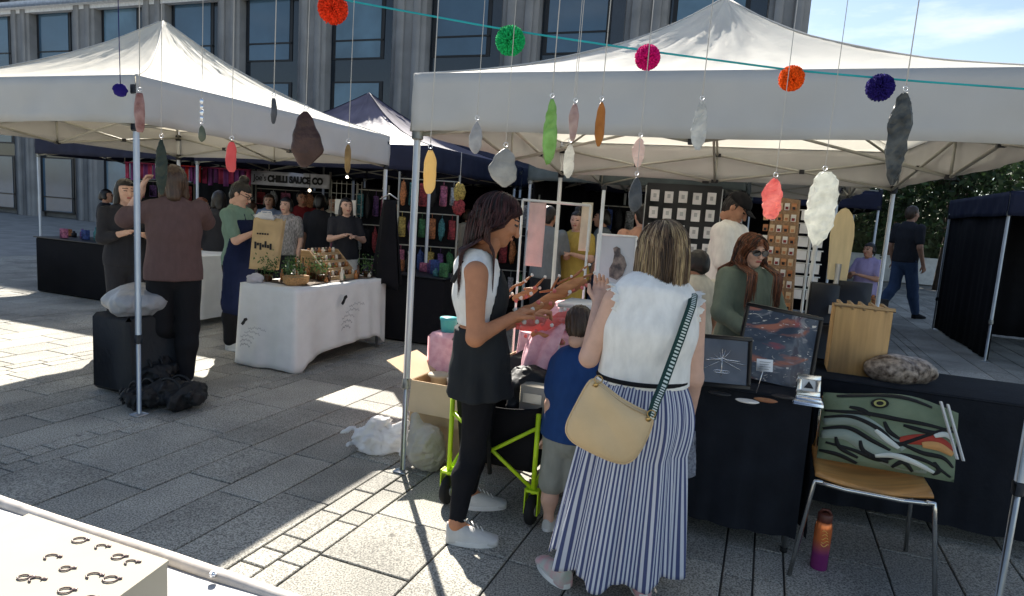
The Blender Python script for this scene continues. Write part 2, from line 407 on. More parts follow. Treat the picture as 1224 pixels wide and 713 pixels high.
def skirt(m,waist=.62,hem=.42,w0=.14,w1=.19,d0=.11,d1=.15,name='skirt',fold=.008,seed=2,nf=9):
    def g(s,t,res):
        J=s.J;k=s.k; c0=J['wai'].copy(); c0[2]=waist*s.H; c1=(J['knR']+J['knL'])/2; c1=J['pel']*.6+c1*.4; c1[2]=hem*s.H
        def f(P):
            tt=np.clip((c0[2]-P[:,2])/(c0[2]-c1[2]),0,1); c=c0[None]+(c1-c0)[None]*tt[:,None]; q=P-c.astype(np.float32)
            a=(w0+(w1-w0)*tt**.7)*k; b=(d0+(d1-d0)*tt**.7)*k; an=np.arctan2(q[:,1]/b,q[:,0]/a)
            d=(np.sqrt((q[:,0]/a)**2+(q[:,1]/b)**2)-1)*np.minimum(a,b)+fold*tt*np.sin(an*nf+seed+2*np.sin(2*an))
            return np.maximum(np.maximum(d,P[:,2]-c0[2]),c1[2]-P[:,2])
        c=(c0+c1)/2; e=np.array([.3*k,.3*k,(c0[2]-c1[2])/2+.03]); mb=MB(); netobj(name,mb,s,f,c-e,c+e,res); obj(name,mb,m,t)
    return g
def apron(m,bib=.76,hem=.3,name='apron',wd=.15,inf=.03,strap=True,seed=5):
    def g(s,t,res):
        J=s.J;k=s.k
        sp=[(J['pel']-[0,-.0,.4*k],.2*k,.16*k)]+s.spine()[1:5]
        def f(P):
            d=loft(P,sp,s.right(),inf*k)+.005*wob(P,14/k,seed)
            q=P-J['che'].astype(np.float32)
            d=np.maximum(d,P[:,2]-bib*s.H); d=np.maximum(d,hem*s.H-P[:,2])
            d=np.maximum(d,-(P[:,1]-np.interp(P[:,2],[hem*s.H,J['pel'][2],J['che'][2],bib*s.H],[-.06,-.04,0.02,.05])*k-J['pel'][1]))
            return d
        lo,hi=s.bbox(['pel','che','neck'],.27*k); lo[2]=hem*s.H-.02; hi[2]=bib*s.H+.02
        mb=MB(); netobj(name,mb,s,f,lo,hi,res); obj(name,mb,m,t)
        if strap:
            b=MB()
            for n,sg in(('R',1),('L',-1)):
                a=J['che']+np.array([sg*.07*k,.13*k,.04*k]); c=J['neck']+np.array([sg*.06*k,0,.0]); e=J['che']+np.array([-sg*.02*k,-.13*k,0])
                b.tube([s.W(a),s.W((a+c)/2+[0,.035*k,.03*k]),s.W(c+[0,0,.02*k]),s.W((c+e)/2+[0,-.05*k,.02*k]),s.W(e)],.011*k,6)
            obj('strap',b,m,t)
    return g
def shoes(m,sole=None,name='shoe',L=.25):
    def g(s,t,res):
        J=s.J;k=s.k
        for n in'RL':
            a=J['an'+n]; an=s.toe[n]; fd=np.array([math.sin(an),math.cos(an),0]); rt=np.array([fd[1],-fd[0],0]); base=a.copy(); base[2]=a[2]-.05*s.H
            hl=base-fd*.045*k; 
            def f(P):
                q=P-hl.astype(np.float32); y=q@fd.astype(np.float32); x=q@rt.astype(np.float32); z=q[:,2]
                yy=y/(L*k); w_=(.036+.014*np.sin(np.clip(yy,0,1)*math.pi*.9))*k; h=np.interp(yy,[0,.25,.45,.75,1],[.095,.1,.078,.055,.035])*k
                e=np.maximum(np.abs(yy-.5)-.5,0)*L*k
                d=np.sqrt((x/w_)**2+(np.clip(z-.02*k,-1,1)/(h-.02*k))**2*(z>.02*k)+ (np.maximum(-(z-.02*k),0)/(.02*k))**4)-1
                d=d*.035*k; ends=np.maximum(-y-.0,y-L*k)
                rr=np.sqrt(np.maximum(x,0)**2*0+ (x/w_)**2)*0
                rnd=(np.sqrt((np.abs(yy-.5)/.5)**4+(x/(w_*1.25))**4)-1)*.03*k
                return np.maximum(smin(np.maximum(d,ends),np.maximum(d,ends),.001),rnd)
            c=hl+fd*L*k/2; lo=c-np.array([.2*k,.2*k,0]); hi=c+np.array([.2*k,.2*k,.13*k]); lo[2]=base[2]-.01
            mb=MB(); netobj(name,mb,s,f,lo,hi,max(.005,res*.6)); o=obj(name,mb,m,t)
            if sole:
                b=MB(); ks=[]
                for q in range(24):
                    th=2*math.pi*q/24; yy=.5+.51*math.copysign(abs(math.sin(th))**.8,math.sin(th)); ww=(.04+.015*math.sin(max(0,min(1,yy))*math.pi*.9))*k*math.copysign(abs(math.cos(th))**.6,math.cos(th))
                    ks.append(s.W(hl+fd*yy*L*k+rt*ww+np.array([0,0,.013*k])))
                b.poly(ks,(0,0,1),.024*k); obj('sole',b,sole,o)
    return g
# ---- hair
def hair_cap(m,vol=1.,length=.0,bun=0.,fringe=.06,name='hair',h=.006,back=.05):
    def g(s,t):
        r,f,u=s.frame(); C=s.J['head']; k=s.k*(1.0 if s.H>1.4 else 1.15); B=np.array([r,f,u],np.float32)
        def fn(P):
            q=((P-C.astype(np.float32))@B.T)/k
            e=lambda c,rr:(np.linalg.norm((q-np.array(c,np.float32))/np.array(rr,np.float32),axis=1)-1)*min(rr)
            d=e((0,-.014,.036),(.083*vol,.1*vol,.093*vol))
            if length>0:
                d=smin(d,cap(q,(-.06,-.03,.0),(-.075,-.02,-length),.035,.03),.03); d=smin(d,cap(q,(.06,-.03,.0),(.075,-.02,-length),.035,.03),.03)
                d=smin(d,cap(q,(0,-.06,.0),(0,-.085,-length),.055,.05),.04)
            face=np.maximum(.045+.5*np.abs(q[:,0])*0-q[:,1]+.0,(q[:,2]-fringe))   # keep behind y=.045 or above the fringe
            d=np.maximum(d,-face) if False else np.maximum(d,np.minimum(q[:,1]-.045+.35*np.abs(q[:,0]),fringe-q[:,2]))
            if length<=0: d=smin(d,e((0,-.055,-.03),(.062,.05,.065)),.03); d=np.maximum(d,-(q[:,2]+.085)-.0); d=np.maximum(d,np.minimum(q[:,1]-.045+.35*np.abs(q[:,0]),fringe-q[:,2]))
            an=np.arctan2(q[:,0],-q[:,1]); d=d+.0035*np.sin(an*26+q[:,2]*30)+.002*np.sin(an*57-q[:,2]*40)
            if bun: d=np.minimum(d,e((0,-.03,.145),(bun,bun,bun*.85))+.002*np.sin(q[:,0]*300+q[:,2]*200))
            return d*k
        mb=MB(); rr=.2*k+length*k; netobj(name,mb,s,fn,C-[.17*k,.2*k,rr],C+[.17*k,.2*k,.25*k],h); obj(name,mb,m,t)
    return g
def strands(m,n=1100,L=.38,spread=.02,r=.0028,seg=13,fringe=.05,mats=None,tuck=0.,seed=3,wave=.004,off=.012,endvar=.12,colr=True,girth=0.,frontal=0):
    def g(s,t):
        rg=np.random.RandomState(seed); rt,f,u=s.frame(); C=s.J['head']; k=s.k; B=np.array([rt,f,u])
        hf=f*[1,1,0]; hf=hf/np.linalg.norm(hf); hr=np.cross(hf,[0,0,1.]); BW=(B@np.array([hr,hf,[0,0,1.]]).T); GR=B@np.array([0,0,-.75])
        c0=np.array([0,-.012,.034]); rad=np.array([.079,.098,.09])
        D=rg.randn(n*3,3); D/=np.linalg.norm(D,axis=1)[:,None]; q=D*rad+c0
        ok=(D[:,2]>-.55)&~((q[:,1]>.035)&(q[:,2]<fringe+.01))&~((q[:,1]>.0)&(q[:,2]<0.02)); D=D[ok][:n]; q=q[ok][:n]; n_=len(D)
        ROOT=q.copy(); layer=rg.rand(n_)*off; lens=L*(1-endvar*rg.rand(n_)); path=[q+D*layer[:,None]]
        part=np.sign(q[:,0]+.012+.0*rg.randn(n_)); part[part==0]=1
        d=np.stack([part*.8*np.clip((q[:,1]+.075)/.07,.08,1),-.35-.5*rg.rand(n_),.1-.4*rg.rand(n_)],1)
        p=path[0].copy(); step=.3/seg*1.35; ph=rg.rand(n_)*6.28; st=(L/ seg)
        for i in range(seg):
            d=d+GR; nrm=(p-c0)/rad**2; nrm/=np.linalg.norm(nrm,axis=1)[:,None]
            ins=(np.linalg.norm((p-c0)/(rad+layer[:,None]+.02),axis=1)<1.)
            dn=(d*nrm).sum(1); d=d-nrm*(np.minimum(dn,0)*ins)[:,None]
            d/=np.linalg.norm(d,axis=1)[:,None]
            p=p+d*(lens/seg)[:,None]
            p[:,0]+=wave*np.sin(ph+i*.9)*(i/seg); p[:,1]+=wave*np.cos(ph*1.7+i*.8)*(i/seg)
            e=(p-c0)/(rad+layer[:,None]); nn=np.linalg.norm(e,axis=1); push=(nn<1); p[push]=c0+(e[push]/nn[push][:,None])*(rad+layer[push][:,None])
            # neck / shoulders, in the upright frame of the body
            w_=p@BW; lay=layer*1.0
            a=w_[:,:2]-np.array([0,-.03]); rr=np.linalg.norm(a,axis=1); lim=.055+lay*1.6+spread*max(0,i-4)/seg; low=(w_[:,2]<-.05)&(rr<lim); w_[low,:2]=np.array([0,-.03])+a[low]/(rr[low][:,None]+1e-6)*lim[low][:,None]
            zt=np.clip((-.09-w_[:,2])/.06,0,1); bb=.05+(.085+girth+lay*1.5)*zt; yy=w_[:,1]+.03; ins2=(frontal!=2)&(zt>0)&(np.abs(w_[:,0])<.17+girth)&(np.abs(yy)<bb); w_[ins2,1]=np.where(yy[ins2]>(.02 if frontal==0 else -.05),bb[ins2],-bb[ins2])-.03
            fz=(w_[:,1]>.02)&(w_[:,2]<fringe-.02)&(w_[:,2]>-.13); w_[fz,1]=w_[fz,1]*.55
            if frontal==-1: fr_=(w_[:,2]<-.03)&(w_[:,1]>-.045); w_[fr_,1]=w_[fr_,1]*.25-.05
            p=w_@BW.T
            path.append(p.copy())
        PT=np.stack(path,1)*k; PT=(PT@B)+C     # n,seg+1,3 local
        PT=PT@s.M.T+s.loc
        mb=MB(); vs=[];fs=[];ms=[]
        for a in range(n_):
            o=len(vs); fz_=math.sin(ROOT[a,0]*95+1)+math.sin(ROOT[a,0]*41+ROOT[a,1]*60)+.9*rg.randn(); col=int(np.clip((fz_+2.0)/4.0*len(mats),0,len(mats)-1)) if mats else 0
            if colr and mats and rg.rand()<.45: col=0
            for i in range(seg+1):
                q=PT[a,i]; tg=PT[a,min(i+1,seg)]-PT[a,max(i-1,0)]; tg/=np.linalg.norm(tg)+1e-9
                x=np.cross(tg,[.3,.2,.9]); x/=np.linalg.norm(x)+1e-9; y=np.cross(tg,x); rr=r*k*(1-.75*(i/seg)**3)
                for c in range(3):
                    an=c*2.094; vs.append(tuple(q+rr*(math.cos(an)*x+math.sin(an)*y)))
            for i in range(seg):
                for c in range(3):
                    c2=(c+1)%3; fs.append((o+i*3+c,o+i*3+c2,o+i*3+3+c2,o+i*3+3+c)); ms.append(col)
        mb.v=vs; mb.f=fs; mb.m=ms; mb.s=[True]*len(fs)
        # under-cap so no scalp shows
        def fn(P):
            q=((P-C.astype(np.float32))@B.T.astype(np.float32))/k
            d=(np.linalg.norm((q-c0.astype(np.float32))/(rad+.006).astype(np.float32),axis=1)-1)*.08
            return np.maximum(d,np.maximum(np.minimum(q[:,1]-.03,fringe-q[:,2]),-.07-q[:,2]))*k
        netobj('c',mb,s,fn,C-.16*k,C+.16*k,.007,0)
        obj('hair',mb,mats or [m],t)
    return g
# ================================================================ SETTING
def g2(p): return np.array([p[0]*U[0]+p[1]*V[0],p[0]*U[1]+p[1]*V[1],0.])   # (u,v) -> world
# --- paving: real slabs with open joints over a dark bed
pv=mat('granite',(.33,.32,.29),rough=.75,var=.0,scale=260,bump=.25,bscale=180,col2=(.40,.385,.35),island=.16,detail=2,spec=.35)
n,L=nodes_of(pv); b=n['Principled BSDF']
r=[q for q in n if q.type=='VALTORGB'][0]; r.color_ramp.elements[0].color=(.14,.136,.12,1); r.color_ramp.elements[1].color=(.47,.45,.395,1); r.color_ramp.elements[0].position=.36; r.color_ramp.elements[1].position=.60
no=[q for q in n if q.type=='TEX_NOISE'][0]; no.inputs['Scale'].default_value=130
st=n.new('ShaderNodeTexNoise'); st.inputs['Scale'].default_value=1.3; st.inputs['Detail'].default_value=8; tcn=[q for q in n if q.type=='TEX_COORD'][0]; L.new(tcn.outputs['Object'],st.inputs[0])
r2=n.new('ShaderNodeValToRGB'); r2.color_ramp.elements[0].position=.36; r2.color_ramp.elements[0].color=(.66,.66,.66,1); r2.color_ramp.elements[1].position=.6; r2.color_ramp.elements[1].color=(1.06,1.05,1.03,1); L.new(st.outputs[0],r2.inputs[0])
mm=n.new('ShaderNodeMixRGB'); mm.blend_type='MULTIPLY'; mm.inputs[0].default_value=1; src=b.inputs['Base Color'].links[0].from_socket; L.new(src,mm.inputs[1]); L.new(r2.outputs[0],mm.inputs[2])
s3=n.new('ShaderNodeTexVoronoi'); s3.inputs['Scale'].default_value=3.2; L.new(tcn.outputs['Object'],s3.inputs[0])
r3=n.new('ShaderNodeValToRGB'); r3.color_ramp.elements[0].position=.035; r3.color_ramp.elements[0].color=(.45,.45,.45,1); r3.color_ramp.elements[1].position=.075; r3.color_ramp.elements[1].color=(1,1,1,1); L.new(s3.outputs['Distance'],r3.inputs[0])
m4_=n.new('ShaderNodeMixRGB'); m4_.blend_type='MULTIPLY'; m4_.inputs[0].default_value=1; L.new(mm.outputs[0],m4_.inputs[1]); L.new(r3.outputs[0],m4_.inputs[2]); L.new(m4_.outputs[0],b.inputs['Base Color'])
bed=mat('joint_sand',(.055,.052,.045),rough=.95)
far=mat('far_paving',(.26,.255,.24),rough=.85,var=.2,scale=2)
mb=MB(); mb.add([(-300,-60,-.012),(300,-60,-.012),(300,420,-.012),(-300,420,-.012)],[(0,1,2,3)]); struct('ground',mb,far)
mb=MB(); mb.add([g2((-14,-3))+Z*-.008,g2((12,-3))+Z*-.008,g2((12,22))+Z*-.008,g2((-14,22))+Z*-.008],[(0,1,2,3)]); struct('joint_bed',mb,bed)
mb=MB(); uu=-14.; k=0; rr=np.random.RandomState(5)
rows=[.30,.30,.13,.13,.45,.30,.30]
while uu<12:
    wd=rows[k%len(rows)]; k+=1; vv=-3.+rr.rand()*.4
    while vv<22:
        ln=(rr.choice([.45,.6,.6,.75]) if wd>.2 else rr.choice([.13,.28,.28]))
        if vv>11 and wd<.2: ln=.6
        g=.0045; z=rr.rand()*.003; b_=.004
        a=(uu+g,vv+g,uu+wd-g,vv+ln-g)
        P=[g2((a[0],a[1])),g2((a[2],a[1])),g2((a[2],a[3])),g2((a[0],a[3]))]
        Q=[g2((a[0]+b_,a[1]+b_)),g2((a[2]-b_,a[1]+b_)),g2((a[2]-b_,a[3]-b_)),g2((a[0]+b_,a[3]-b_))]
        mb.add([p+Z*(-.0075) for p in P]+[p+Z*(z-.003) for p in P]+[q+Z*z for q in Q],
               [(8,9,10,11)]+[(i,(i+1)%4,4+(i+1)%4,4+i) for i in range(4)]+[(4+i,4+(i+1)%4,8+(i+1)%4,8+i) for i in range(4)],0)
        vv+=ln
    uu+=wd
struct('paving',mb,pv)
# --- building (facade parallel to the paving grid)
stone=mat('stone',(.26,.252,.243),rough=.8,var=.14,scale=1.5,bump=.15,bscale=60); stoned=mat('stone_dark',(.17,.165,.16),rough=.8,var=.12,scale=3)
glass=mat('window_glass',(.045,.095,.15),rough=.06,spec=.9,var=.3,scale=.4); dark=mat('dark_metal',(.012,.014,.018),rough=.5); white=mat('white_coping',(.62,.63,.64),rough=.6)
blind=mat('blind_glass',(.08,.15,.21),rough=.15,var=.3,scale=.7,spec=.8)
Y0=20.; ax3=(U,-V,Z)   # outward is -V
def fp(q,out,z): return np.array([0,Y0,0])+U*(q*Y0)-V*out+Z*z
bd=thing('office_building','grey stone office building with tall dark blue windows behind the tents','building',fp(-.1,0,0))
mb=MB(); qa,qb=-1.5,.376
mb.box(fp((qa+qb)/2,-5.2,6),( (qb-qa)*Y0,9.6,12),(U,V,Z)); obj('wall',mb,stoned,bd)
cen=[-1.40,-1.215,-1.03,-.84,-.655,-.478,-.2946,-.107,.0775,.262]
mb=MB()
edges=[qa]+cen+[qb]
hw=.062
for i in range(len(cen)+1):
    a=(cen[i-1]+hw if i>0 else qa); c=(cen[i]-hw if i<len(cen) else qb)
    wdt=(c-a)*Y0
    if wdt<=0: continue
    mb.box(fp((a+c)/2,-.12,4.9),(wdt*.96,.45,9.9),(U,V,Z),bev=.03)
    mb.box(fp(a+(c-a)*.28,.12,4.9),(wdt*.22,.14,9.84),(U,V,Z),bev=.02)
    mb.box(fp(a+(c-a)*.74,.12,4.9),(wdt*.22,.14,9.84),(U,V,Z),bev=.02)
obj('pilasters',mb,stone,bd,'grey stone pilasters between the windows')
spg=mat('spandrel_glass',(.010,.016,.024),rough=.12,spec=.8)
for i,c in enumerate(cen):
    w_=MB(); w_.box(fp(c,-.24,4.3),(hw*2*Y0,.1,8.15),(U,V,Z)); obj('glazing_bay',w_,spg,bd)
    for (z0,z1) in((6.15,8.3),(3.0,5.45),(.2,2.5)):
        w_=MB(); W_=hw*2*Y0
        w_.box(fp(c-hw*.14,-.18,(z0+z1)/2),(W_*.80,.03,z1-z0+.0),(U,V,Z))
        wo=obj('window',w_,dark,bd)
        q=MB(); 
        q.box(fp(c-hw*.14,-.16,(z0+z1)/2),(W_*.70,.02,(z1-z0)*.95),(U,V,Z)); obj('pane',q,blind if (i+int(z0))%3==0 else glass,wo)
        q=MB(); q.box(fp(c-hw*.14,-.14,z0+(z1-z0)*.28),(W_*.78,.03,.05),(U,V,Z)); obj('mullion',q,dark,wo)
mb=MB(); mb.box(fp((qa+qb)/2,.12,8.50),((qb-qa)*Y0,.5,.26),(U,V,Z),bev=.02); mb.box(fp((qa+qb)/2,.02,8.3),((qb-qa)*Y0,.25,.14),(U,V,Z)); obj('cornice',mb,white,bd)
mb=MB(); mb.box(fp((qa+qb)/2,.02,10.4),((qb-qa)*Y0,.2,3.0),(U,V,Z)); obj('parapet',mb,stone,bd)
# --- trees and street on the right
bark=mat('bark',(.075,.055,.04),rough=.9,bump=.5); leafm=mat('leaves',(.028,.052,.017),rough=.6,var=.5,scale=1.5,trans=.25,island=.5)
def tree(loc,h,cr,seed,label):
    rg=np.random.RandomState(seed); t=thing('tree',label,'tree',loc,'trees across the street'); L0=np.array(loc)
    mb=MB(); mb.tube([L0,L0+[.05,0,h*.35],L0+[-.05,.1,h*.7]],[.16,.11,.05],9); tips=[]
    for i in range(9):
        a=rg.rand()*6.28; z0=h*(.3+.35*rg.rand()); e=L0+np.array([math.cos(a)*cr*.7,math.sin(a)*cr*.7,z0+h*.25]); mb.tube([L0+[0,0,z0],(L0+[0,0,z0]+e)/2+[0,0,.2],e],[.06,.035,.012],6); tips.append(e)
    obj('trunk',mb,bark,t)
    cl=[L0+np.array([0,0,h*.68])+rg.randn(3)*np.array([cr*.45,cr*.45,h*.13]) for _ in range(26)]+tips
    vs=[];fs=[]
    for c in cl:
        for _ in range(110):
            p=c+rg.randn(3)*.32*cr/2; a=rg.randn(3); a/=np.linalg.norm(a); b=np.cross(a,rg.randn(3)); b/=np.linalg.norm(b); s_=.07+.07*rg.rand(); o=len(vs)
            vs+=[p-a*s_,p+b*s_*.5,p+a*s_,p-b*s_*.5]; fs.append((o,o+1,o+2,o+3))
    mb=MB(); mb.add(vs,fs); obj('crown',mb,leafm,t)
for i,(px,Yd,h,cr) in enumerate([(1000,21,5.2,2.0),(1062,24,5.6,2.3),(1128,20,5.0,2.2),(1205,23,5.8,2.6),(955,25,5.4,2.2)]):
    p=aty(px,300,Yd); tree((p[0],p[1],0),h,cr,20+i,['dark street tree behind the tall wooden rack','bushy street tree just beyond the white pole at right','street tree at the right beyond the walking person','rightmost street tree with a broad dark crown','street tree behind the earring board'][i])
sunlit=mat('pale_wall',(.62,.60,.55),rough=.8)
p=aty(1085,300,22.); mb=MB(); mb.box(p*[1,1,0]+Z*.45,(9,.4,.9),(U,V,Z),bev=.03); single('garden_wall',mb,sunlit,'low pale sunlit wall under the street trees','wall')
# shop block beyond the trees so that no bare horizon shows under the roofs
hedge=mat('hedge',(.03,.045,.02),rough=.8,var=.5,scale=6,bump=.6,bscale=12)
rg=np.random.RandomState(77); mb=MB(); vs=[];fs=[]
q0=aty(1150,290,28.)
for _ in range(9000):
    p=q0*[1,1,0]+U*rg.uniform(-8,9)+V*rg.uniform(-.6,.6)+Z*rg.uniform(0,2.6+rg.rand()*.7); a=rg.randn(3); a/=np.linalg.norm(a); b=np.cross(a,rg.randn(3)); b/=np.linalg.norm(b); s_=.13; o=len(vs); vs+=[p-a*s_,p+b*s_,p+a*s_,p-b*s_]; fs.append((o,o+1,o+2,o+3))
mb.add(vs,fs); mb.box(q0*[1,1,0]+Z*1.2,(17,.8,2.3),(U,V,Z)); single('hedge',mb,hedge,'dark clipped hedge running behind the street trees','hedge')
# a bike rack-like street furniture
steel=mat('steel',(.42,.43,.44),rough=.35,metal=.9)
# ================================================================ TENTS
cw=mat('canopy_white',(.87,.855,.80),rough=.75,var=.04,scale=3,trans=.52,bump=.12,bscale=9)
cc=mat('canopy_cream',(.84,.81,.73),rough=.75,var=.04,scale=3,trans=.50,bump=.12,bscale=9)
cv=mat('valance_shade_grey',(.50,.49,.47),rough=.8,var=.04,scale=3,trans=.08,bump=.08,bscale=11)  # white valance cloth, its shade put into the colour as grey
cp=mat('canopy_purple',(.135,.12,.17),rough=.6,var=.3,scale=2.5,trans=.15,bump=.2,bscale=12)
cn=mat('navy_cloth',(.010,.013,.035),rough=.8,trans=.02); cb=mat('black_cloth',(.008,.008,.010),rough=.85,bump=.1,bscale=60,spec=.2)
alu=mat('painted_aluminium',(.62,.63,.62),rough=.38,metal=.35,var=.06); truss=mat('truss_grey',(.36,.35,.30),rough=.5,metal=.3); jnt=mat('black_plastic',(.02,.02,.022),rough=.5)
def tent(label,FL,FR,BR,BL,peak,roofm,valm,zs=2.24,zv=1.94,group=None,legs='1111',seed=0,sag=1.35,sides=(),back=None,feet=True):
    c=[np.array([*p,0.]) for p in (FL,FR,BR,BL)]; cen_=sum(c)/4; rg=np.random.RandomState(seed)
    t=thing('market_tent',label,'tent',cen_,group)
    def slope(a,b):
        def fn(x,y):
            g=y; e=a+(b-a)*x; p=e*(1-g)+cen_*g
            z=zs+(peak-zs)*(.50*g+.50*g**2.4)
            s_=math.sin(math.pi*x)
            z-=.035*s_*math.sin(math.pi*min(1,g*1.0))*1.2
            amp=.010*(g**2)+.004; z+=.011*(g**2.5)*(1-g)*4*math.sin(x*75+seed+2*math.sin(y*6))
            z+=amp*(math.sin(x*31+seed+y*7)*math.sin(y*23+x*4)+.7*math.sin(x*57+y*33+seed))*math.sin(math.pi*min(1,max(0,y)))*(.3+.7*s_)
            return p+Z*z
        return fn
    mb=MB()
    for i in range(4): mb.grid(slope(c[i],c[(i+1)%4]),30,26)
    obj('canopy',mb,roofm,t,solid=.003)
    for i in range(4):
        fs_=slope(c[i],c[(i+1)%4]); sm_=MB(); sm_.tube([fs_(0,y)+Z*.004 for y in np.linspace(0,.985,16)],.0055,6); obj('seam',sm_,valm,t)
        sm_=MB(); sm_.tube([fs_(x,0)+Z*.003 for x in np.linspace(0,1,8)],.005,6); obj('seam',sm_,valm,t)
    for i in range(4):
        a,b=c[i],c[(i+1)%4]; nrm=np.cross(b-a,Z); nrm/=np.linalg.norm(nrm); a_=a+nrm*.006;b_=b+nrm*.006
        def fn(x,y,a_=a_,b_=b_,nrm=nrm,i=i):
            drop=(zs-zv)*y; wv=.009*math.sin(x*17+i+y*1.5)+.006*math.sin(x*41+2*i+y*5)+.003*math.sin(x*83-y*4)+.004*math.sin(x*6-y*9)
            return a_+(b_-a_)*x+Z*(zs+.004-drop+.006*y*math.sin(x*9.4+i))+nrm*wv*(.25+y)
        mb=MB(); mb.grid(fn,60,5); obj('valance',mb,valm,t,solid=.003)
    for i in range(4):
        if legs[i]=='0': continue
        p=c[i]+(cen_-c[i])/np.linalg.norm(cen_-c[i])*.03
        mb=MB(); mb.box(p+Z*(1.35),(.031,.031,1.7),(U,V,Z),bev=.004); lg=obj('leg',mb,alu,t)
        mb=MB(); mb.box(p+Z*(.34),(.024,.024,.66),(U,V,Z),bev=.003); mb.box(p+Z*.006,(.085,.085,.008),(U,V,Z),bev=.003); obj('foot',mb,steel,lg)
        for zb,sb in((1.93,.052),(2.16,.052),(.53,.042)):
            mb=MB(); mb.box(p+Z*zb,(sb,sb,.065),(U,V,Z),bev=.008); obj('bracket',mb,jnt if i!=0 else truss,lg)
    mb=MB(); JB=[]
    ins=[p+(cen_-p)/np.linalg.norm(cen_-p)*.05 for p in c]
    for i in range(4):
        a,b=ins[i],ins[(i+1)%4]; m_=(a+b)/2; T_,B_=2.16,1.93
        for p,q in((a,m_),(m_,b)):
            mb.tube([p+Z*T_,q+Z*B_],.0115,6); mb.tube([p+Z*B_,q+Z*T_],.0115,6); JB.append(((p+q)/2+Z*(T_+B_)/2,(.04,.04,.035)))
        JB+=[(m_+Z*T_,(.06,.03,.03)),(m_+Z*B_,(.06,.03,.03))]; mb.tube([m_+Z*B_,m_+Z*T_],.009,6)
        k_=cen_+Z*(peak-.45); mb.tube([m_+Z*T_,(m_+cen_)/2+Z*(T_+.12)],.0105,6); mb.tube([m_+Z*B_,cen_+Z*2.28],.0105,6); mb.tube([(m_+cen_)/2+Z*(T_+.12),cen_+Z*2.5],.0105,6)
    mb.tube([cen_+Z*2.2,cen_+Z*(peak-.05)],.016,8)
    for i in range(4): mb.tube([ins[i]+Z*2.17,cen_*.5+ins[i]*.5+Z*(zs+(peak-zs)*.32-.02),cen_+Z*(peak-.06)],.010,6)
    obj('truss',mb,truss,t); 
    for jc,js in JB: q_=MB(); q_.box(jc,js,(U,V,Z)); obj('truss_joint',q_,jnt,t)
    for i in sides:
        a,b=c[i],c[(i+1)%4]; nrm=np.cross(b-a,Z); nrm/=np.linalg.norm(nrm)
        mb=MB(); mb.grid(lambda x,y:a+(b-a)*(.01+.98*x)-nrm*(.05+.012*math.sin(x*60)*(1-y*.5)+.02*math.sin(x*13))+Z*(.03+y*1.98),70,4); obj('added_dark_wall',mb,back or cb,t,solid=.004)  # black cloth walls added to darken the background under the tents
    return t,c,cen_
f2=lambda p:(p[0],p[1])
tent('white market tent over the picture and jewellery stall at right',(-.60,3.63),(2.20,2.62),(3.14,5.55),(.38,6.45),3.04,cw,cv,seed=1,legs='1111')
A=np.array([-2.48,4.27,0]); 
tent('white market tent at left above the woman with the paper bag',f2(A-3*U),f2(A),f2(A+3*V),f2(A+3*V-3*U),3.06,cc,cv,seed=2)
A3=A+3.85*V+U*.05
tent('purple grey tent with navy edge behind the left white tent',f2(A3-3.7*U),f2(A3),f2(A3+2.8*V),f2(A3+2.8*V-3.7*U),3.12,cp,cn,seed=3)
A5=A3+3.02*V
tent('navy tent with the chilli sauce banner on its front',f2(A5-3*U),f2(A5),f2(A5+3*V),f2(A5+3*V-3*U),3.0,cn,cn,seed=4,sides=(2,3))
A6=A5-3.2*U
tent('navy tent with pink bunting behind the raised phone',f2(A6-3*U),f2(A6),f2(A6+3*V),f2(A6+3*V-3*U),3.0,cn,cn,seed=5,sides=(2,3))
A7=A3+3.5*U+V*.9
tent('grey striped tent between purple tent and right white tent',f2(A7-2.6*U),f2(A7),f2(A7+2.8*V),f2(A7+2.8*V-2.6*U),2.9,cp,mat('teal_valance',(.10,.125,.13),rough=.8,trans=.1),seed=6,sides=(2,3),zs=2.22)
A4=np.array([.42,6.60,0])
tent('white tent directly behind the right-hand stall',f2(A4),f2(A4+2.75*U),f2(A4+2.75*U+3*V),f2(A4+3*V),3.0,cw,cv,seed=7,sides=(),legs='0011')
A10=A3-4.0*U
tent('navy tent at the far left behind the white tent',f2(A10-3*U),f2(A10),f2(A10+3*V),f2(A10+3*V-3*U),3.0,cn,cn,seed=10,sides=(2,))
A11=np.array([6.2,8.4,0])
tent('black tent at the right edge of the open street',f2(A11),f2(A11+3*U),f2(A11+3*U+3*V),f2(A11+3*V),2.7,cn,cn,zs=2.2,zv=1.9,seed=11,sides=(2,3))
# dark row of shop backs / stalls at the far end
A8=A5+3.3*U+V*.3
tent('black market tent hung with goods behind the striped tent',f2(A8-3*U),f2(A8),f2(A8+3*V),f2(A8+3*V-3*U),2.95,cn,cn,seed=8,sides=(2,))
A9=A4+V*4.3+U*.4
tent('black tent with an added dark back wall behind the cap wearer',f2(A9),f2(A9+3*U),f2(A9+3*U+3*V),f2(A9+3*V),2.5,cn,cn,zs=2.15,zv=1.9,seed=9,sides=(2,3))
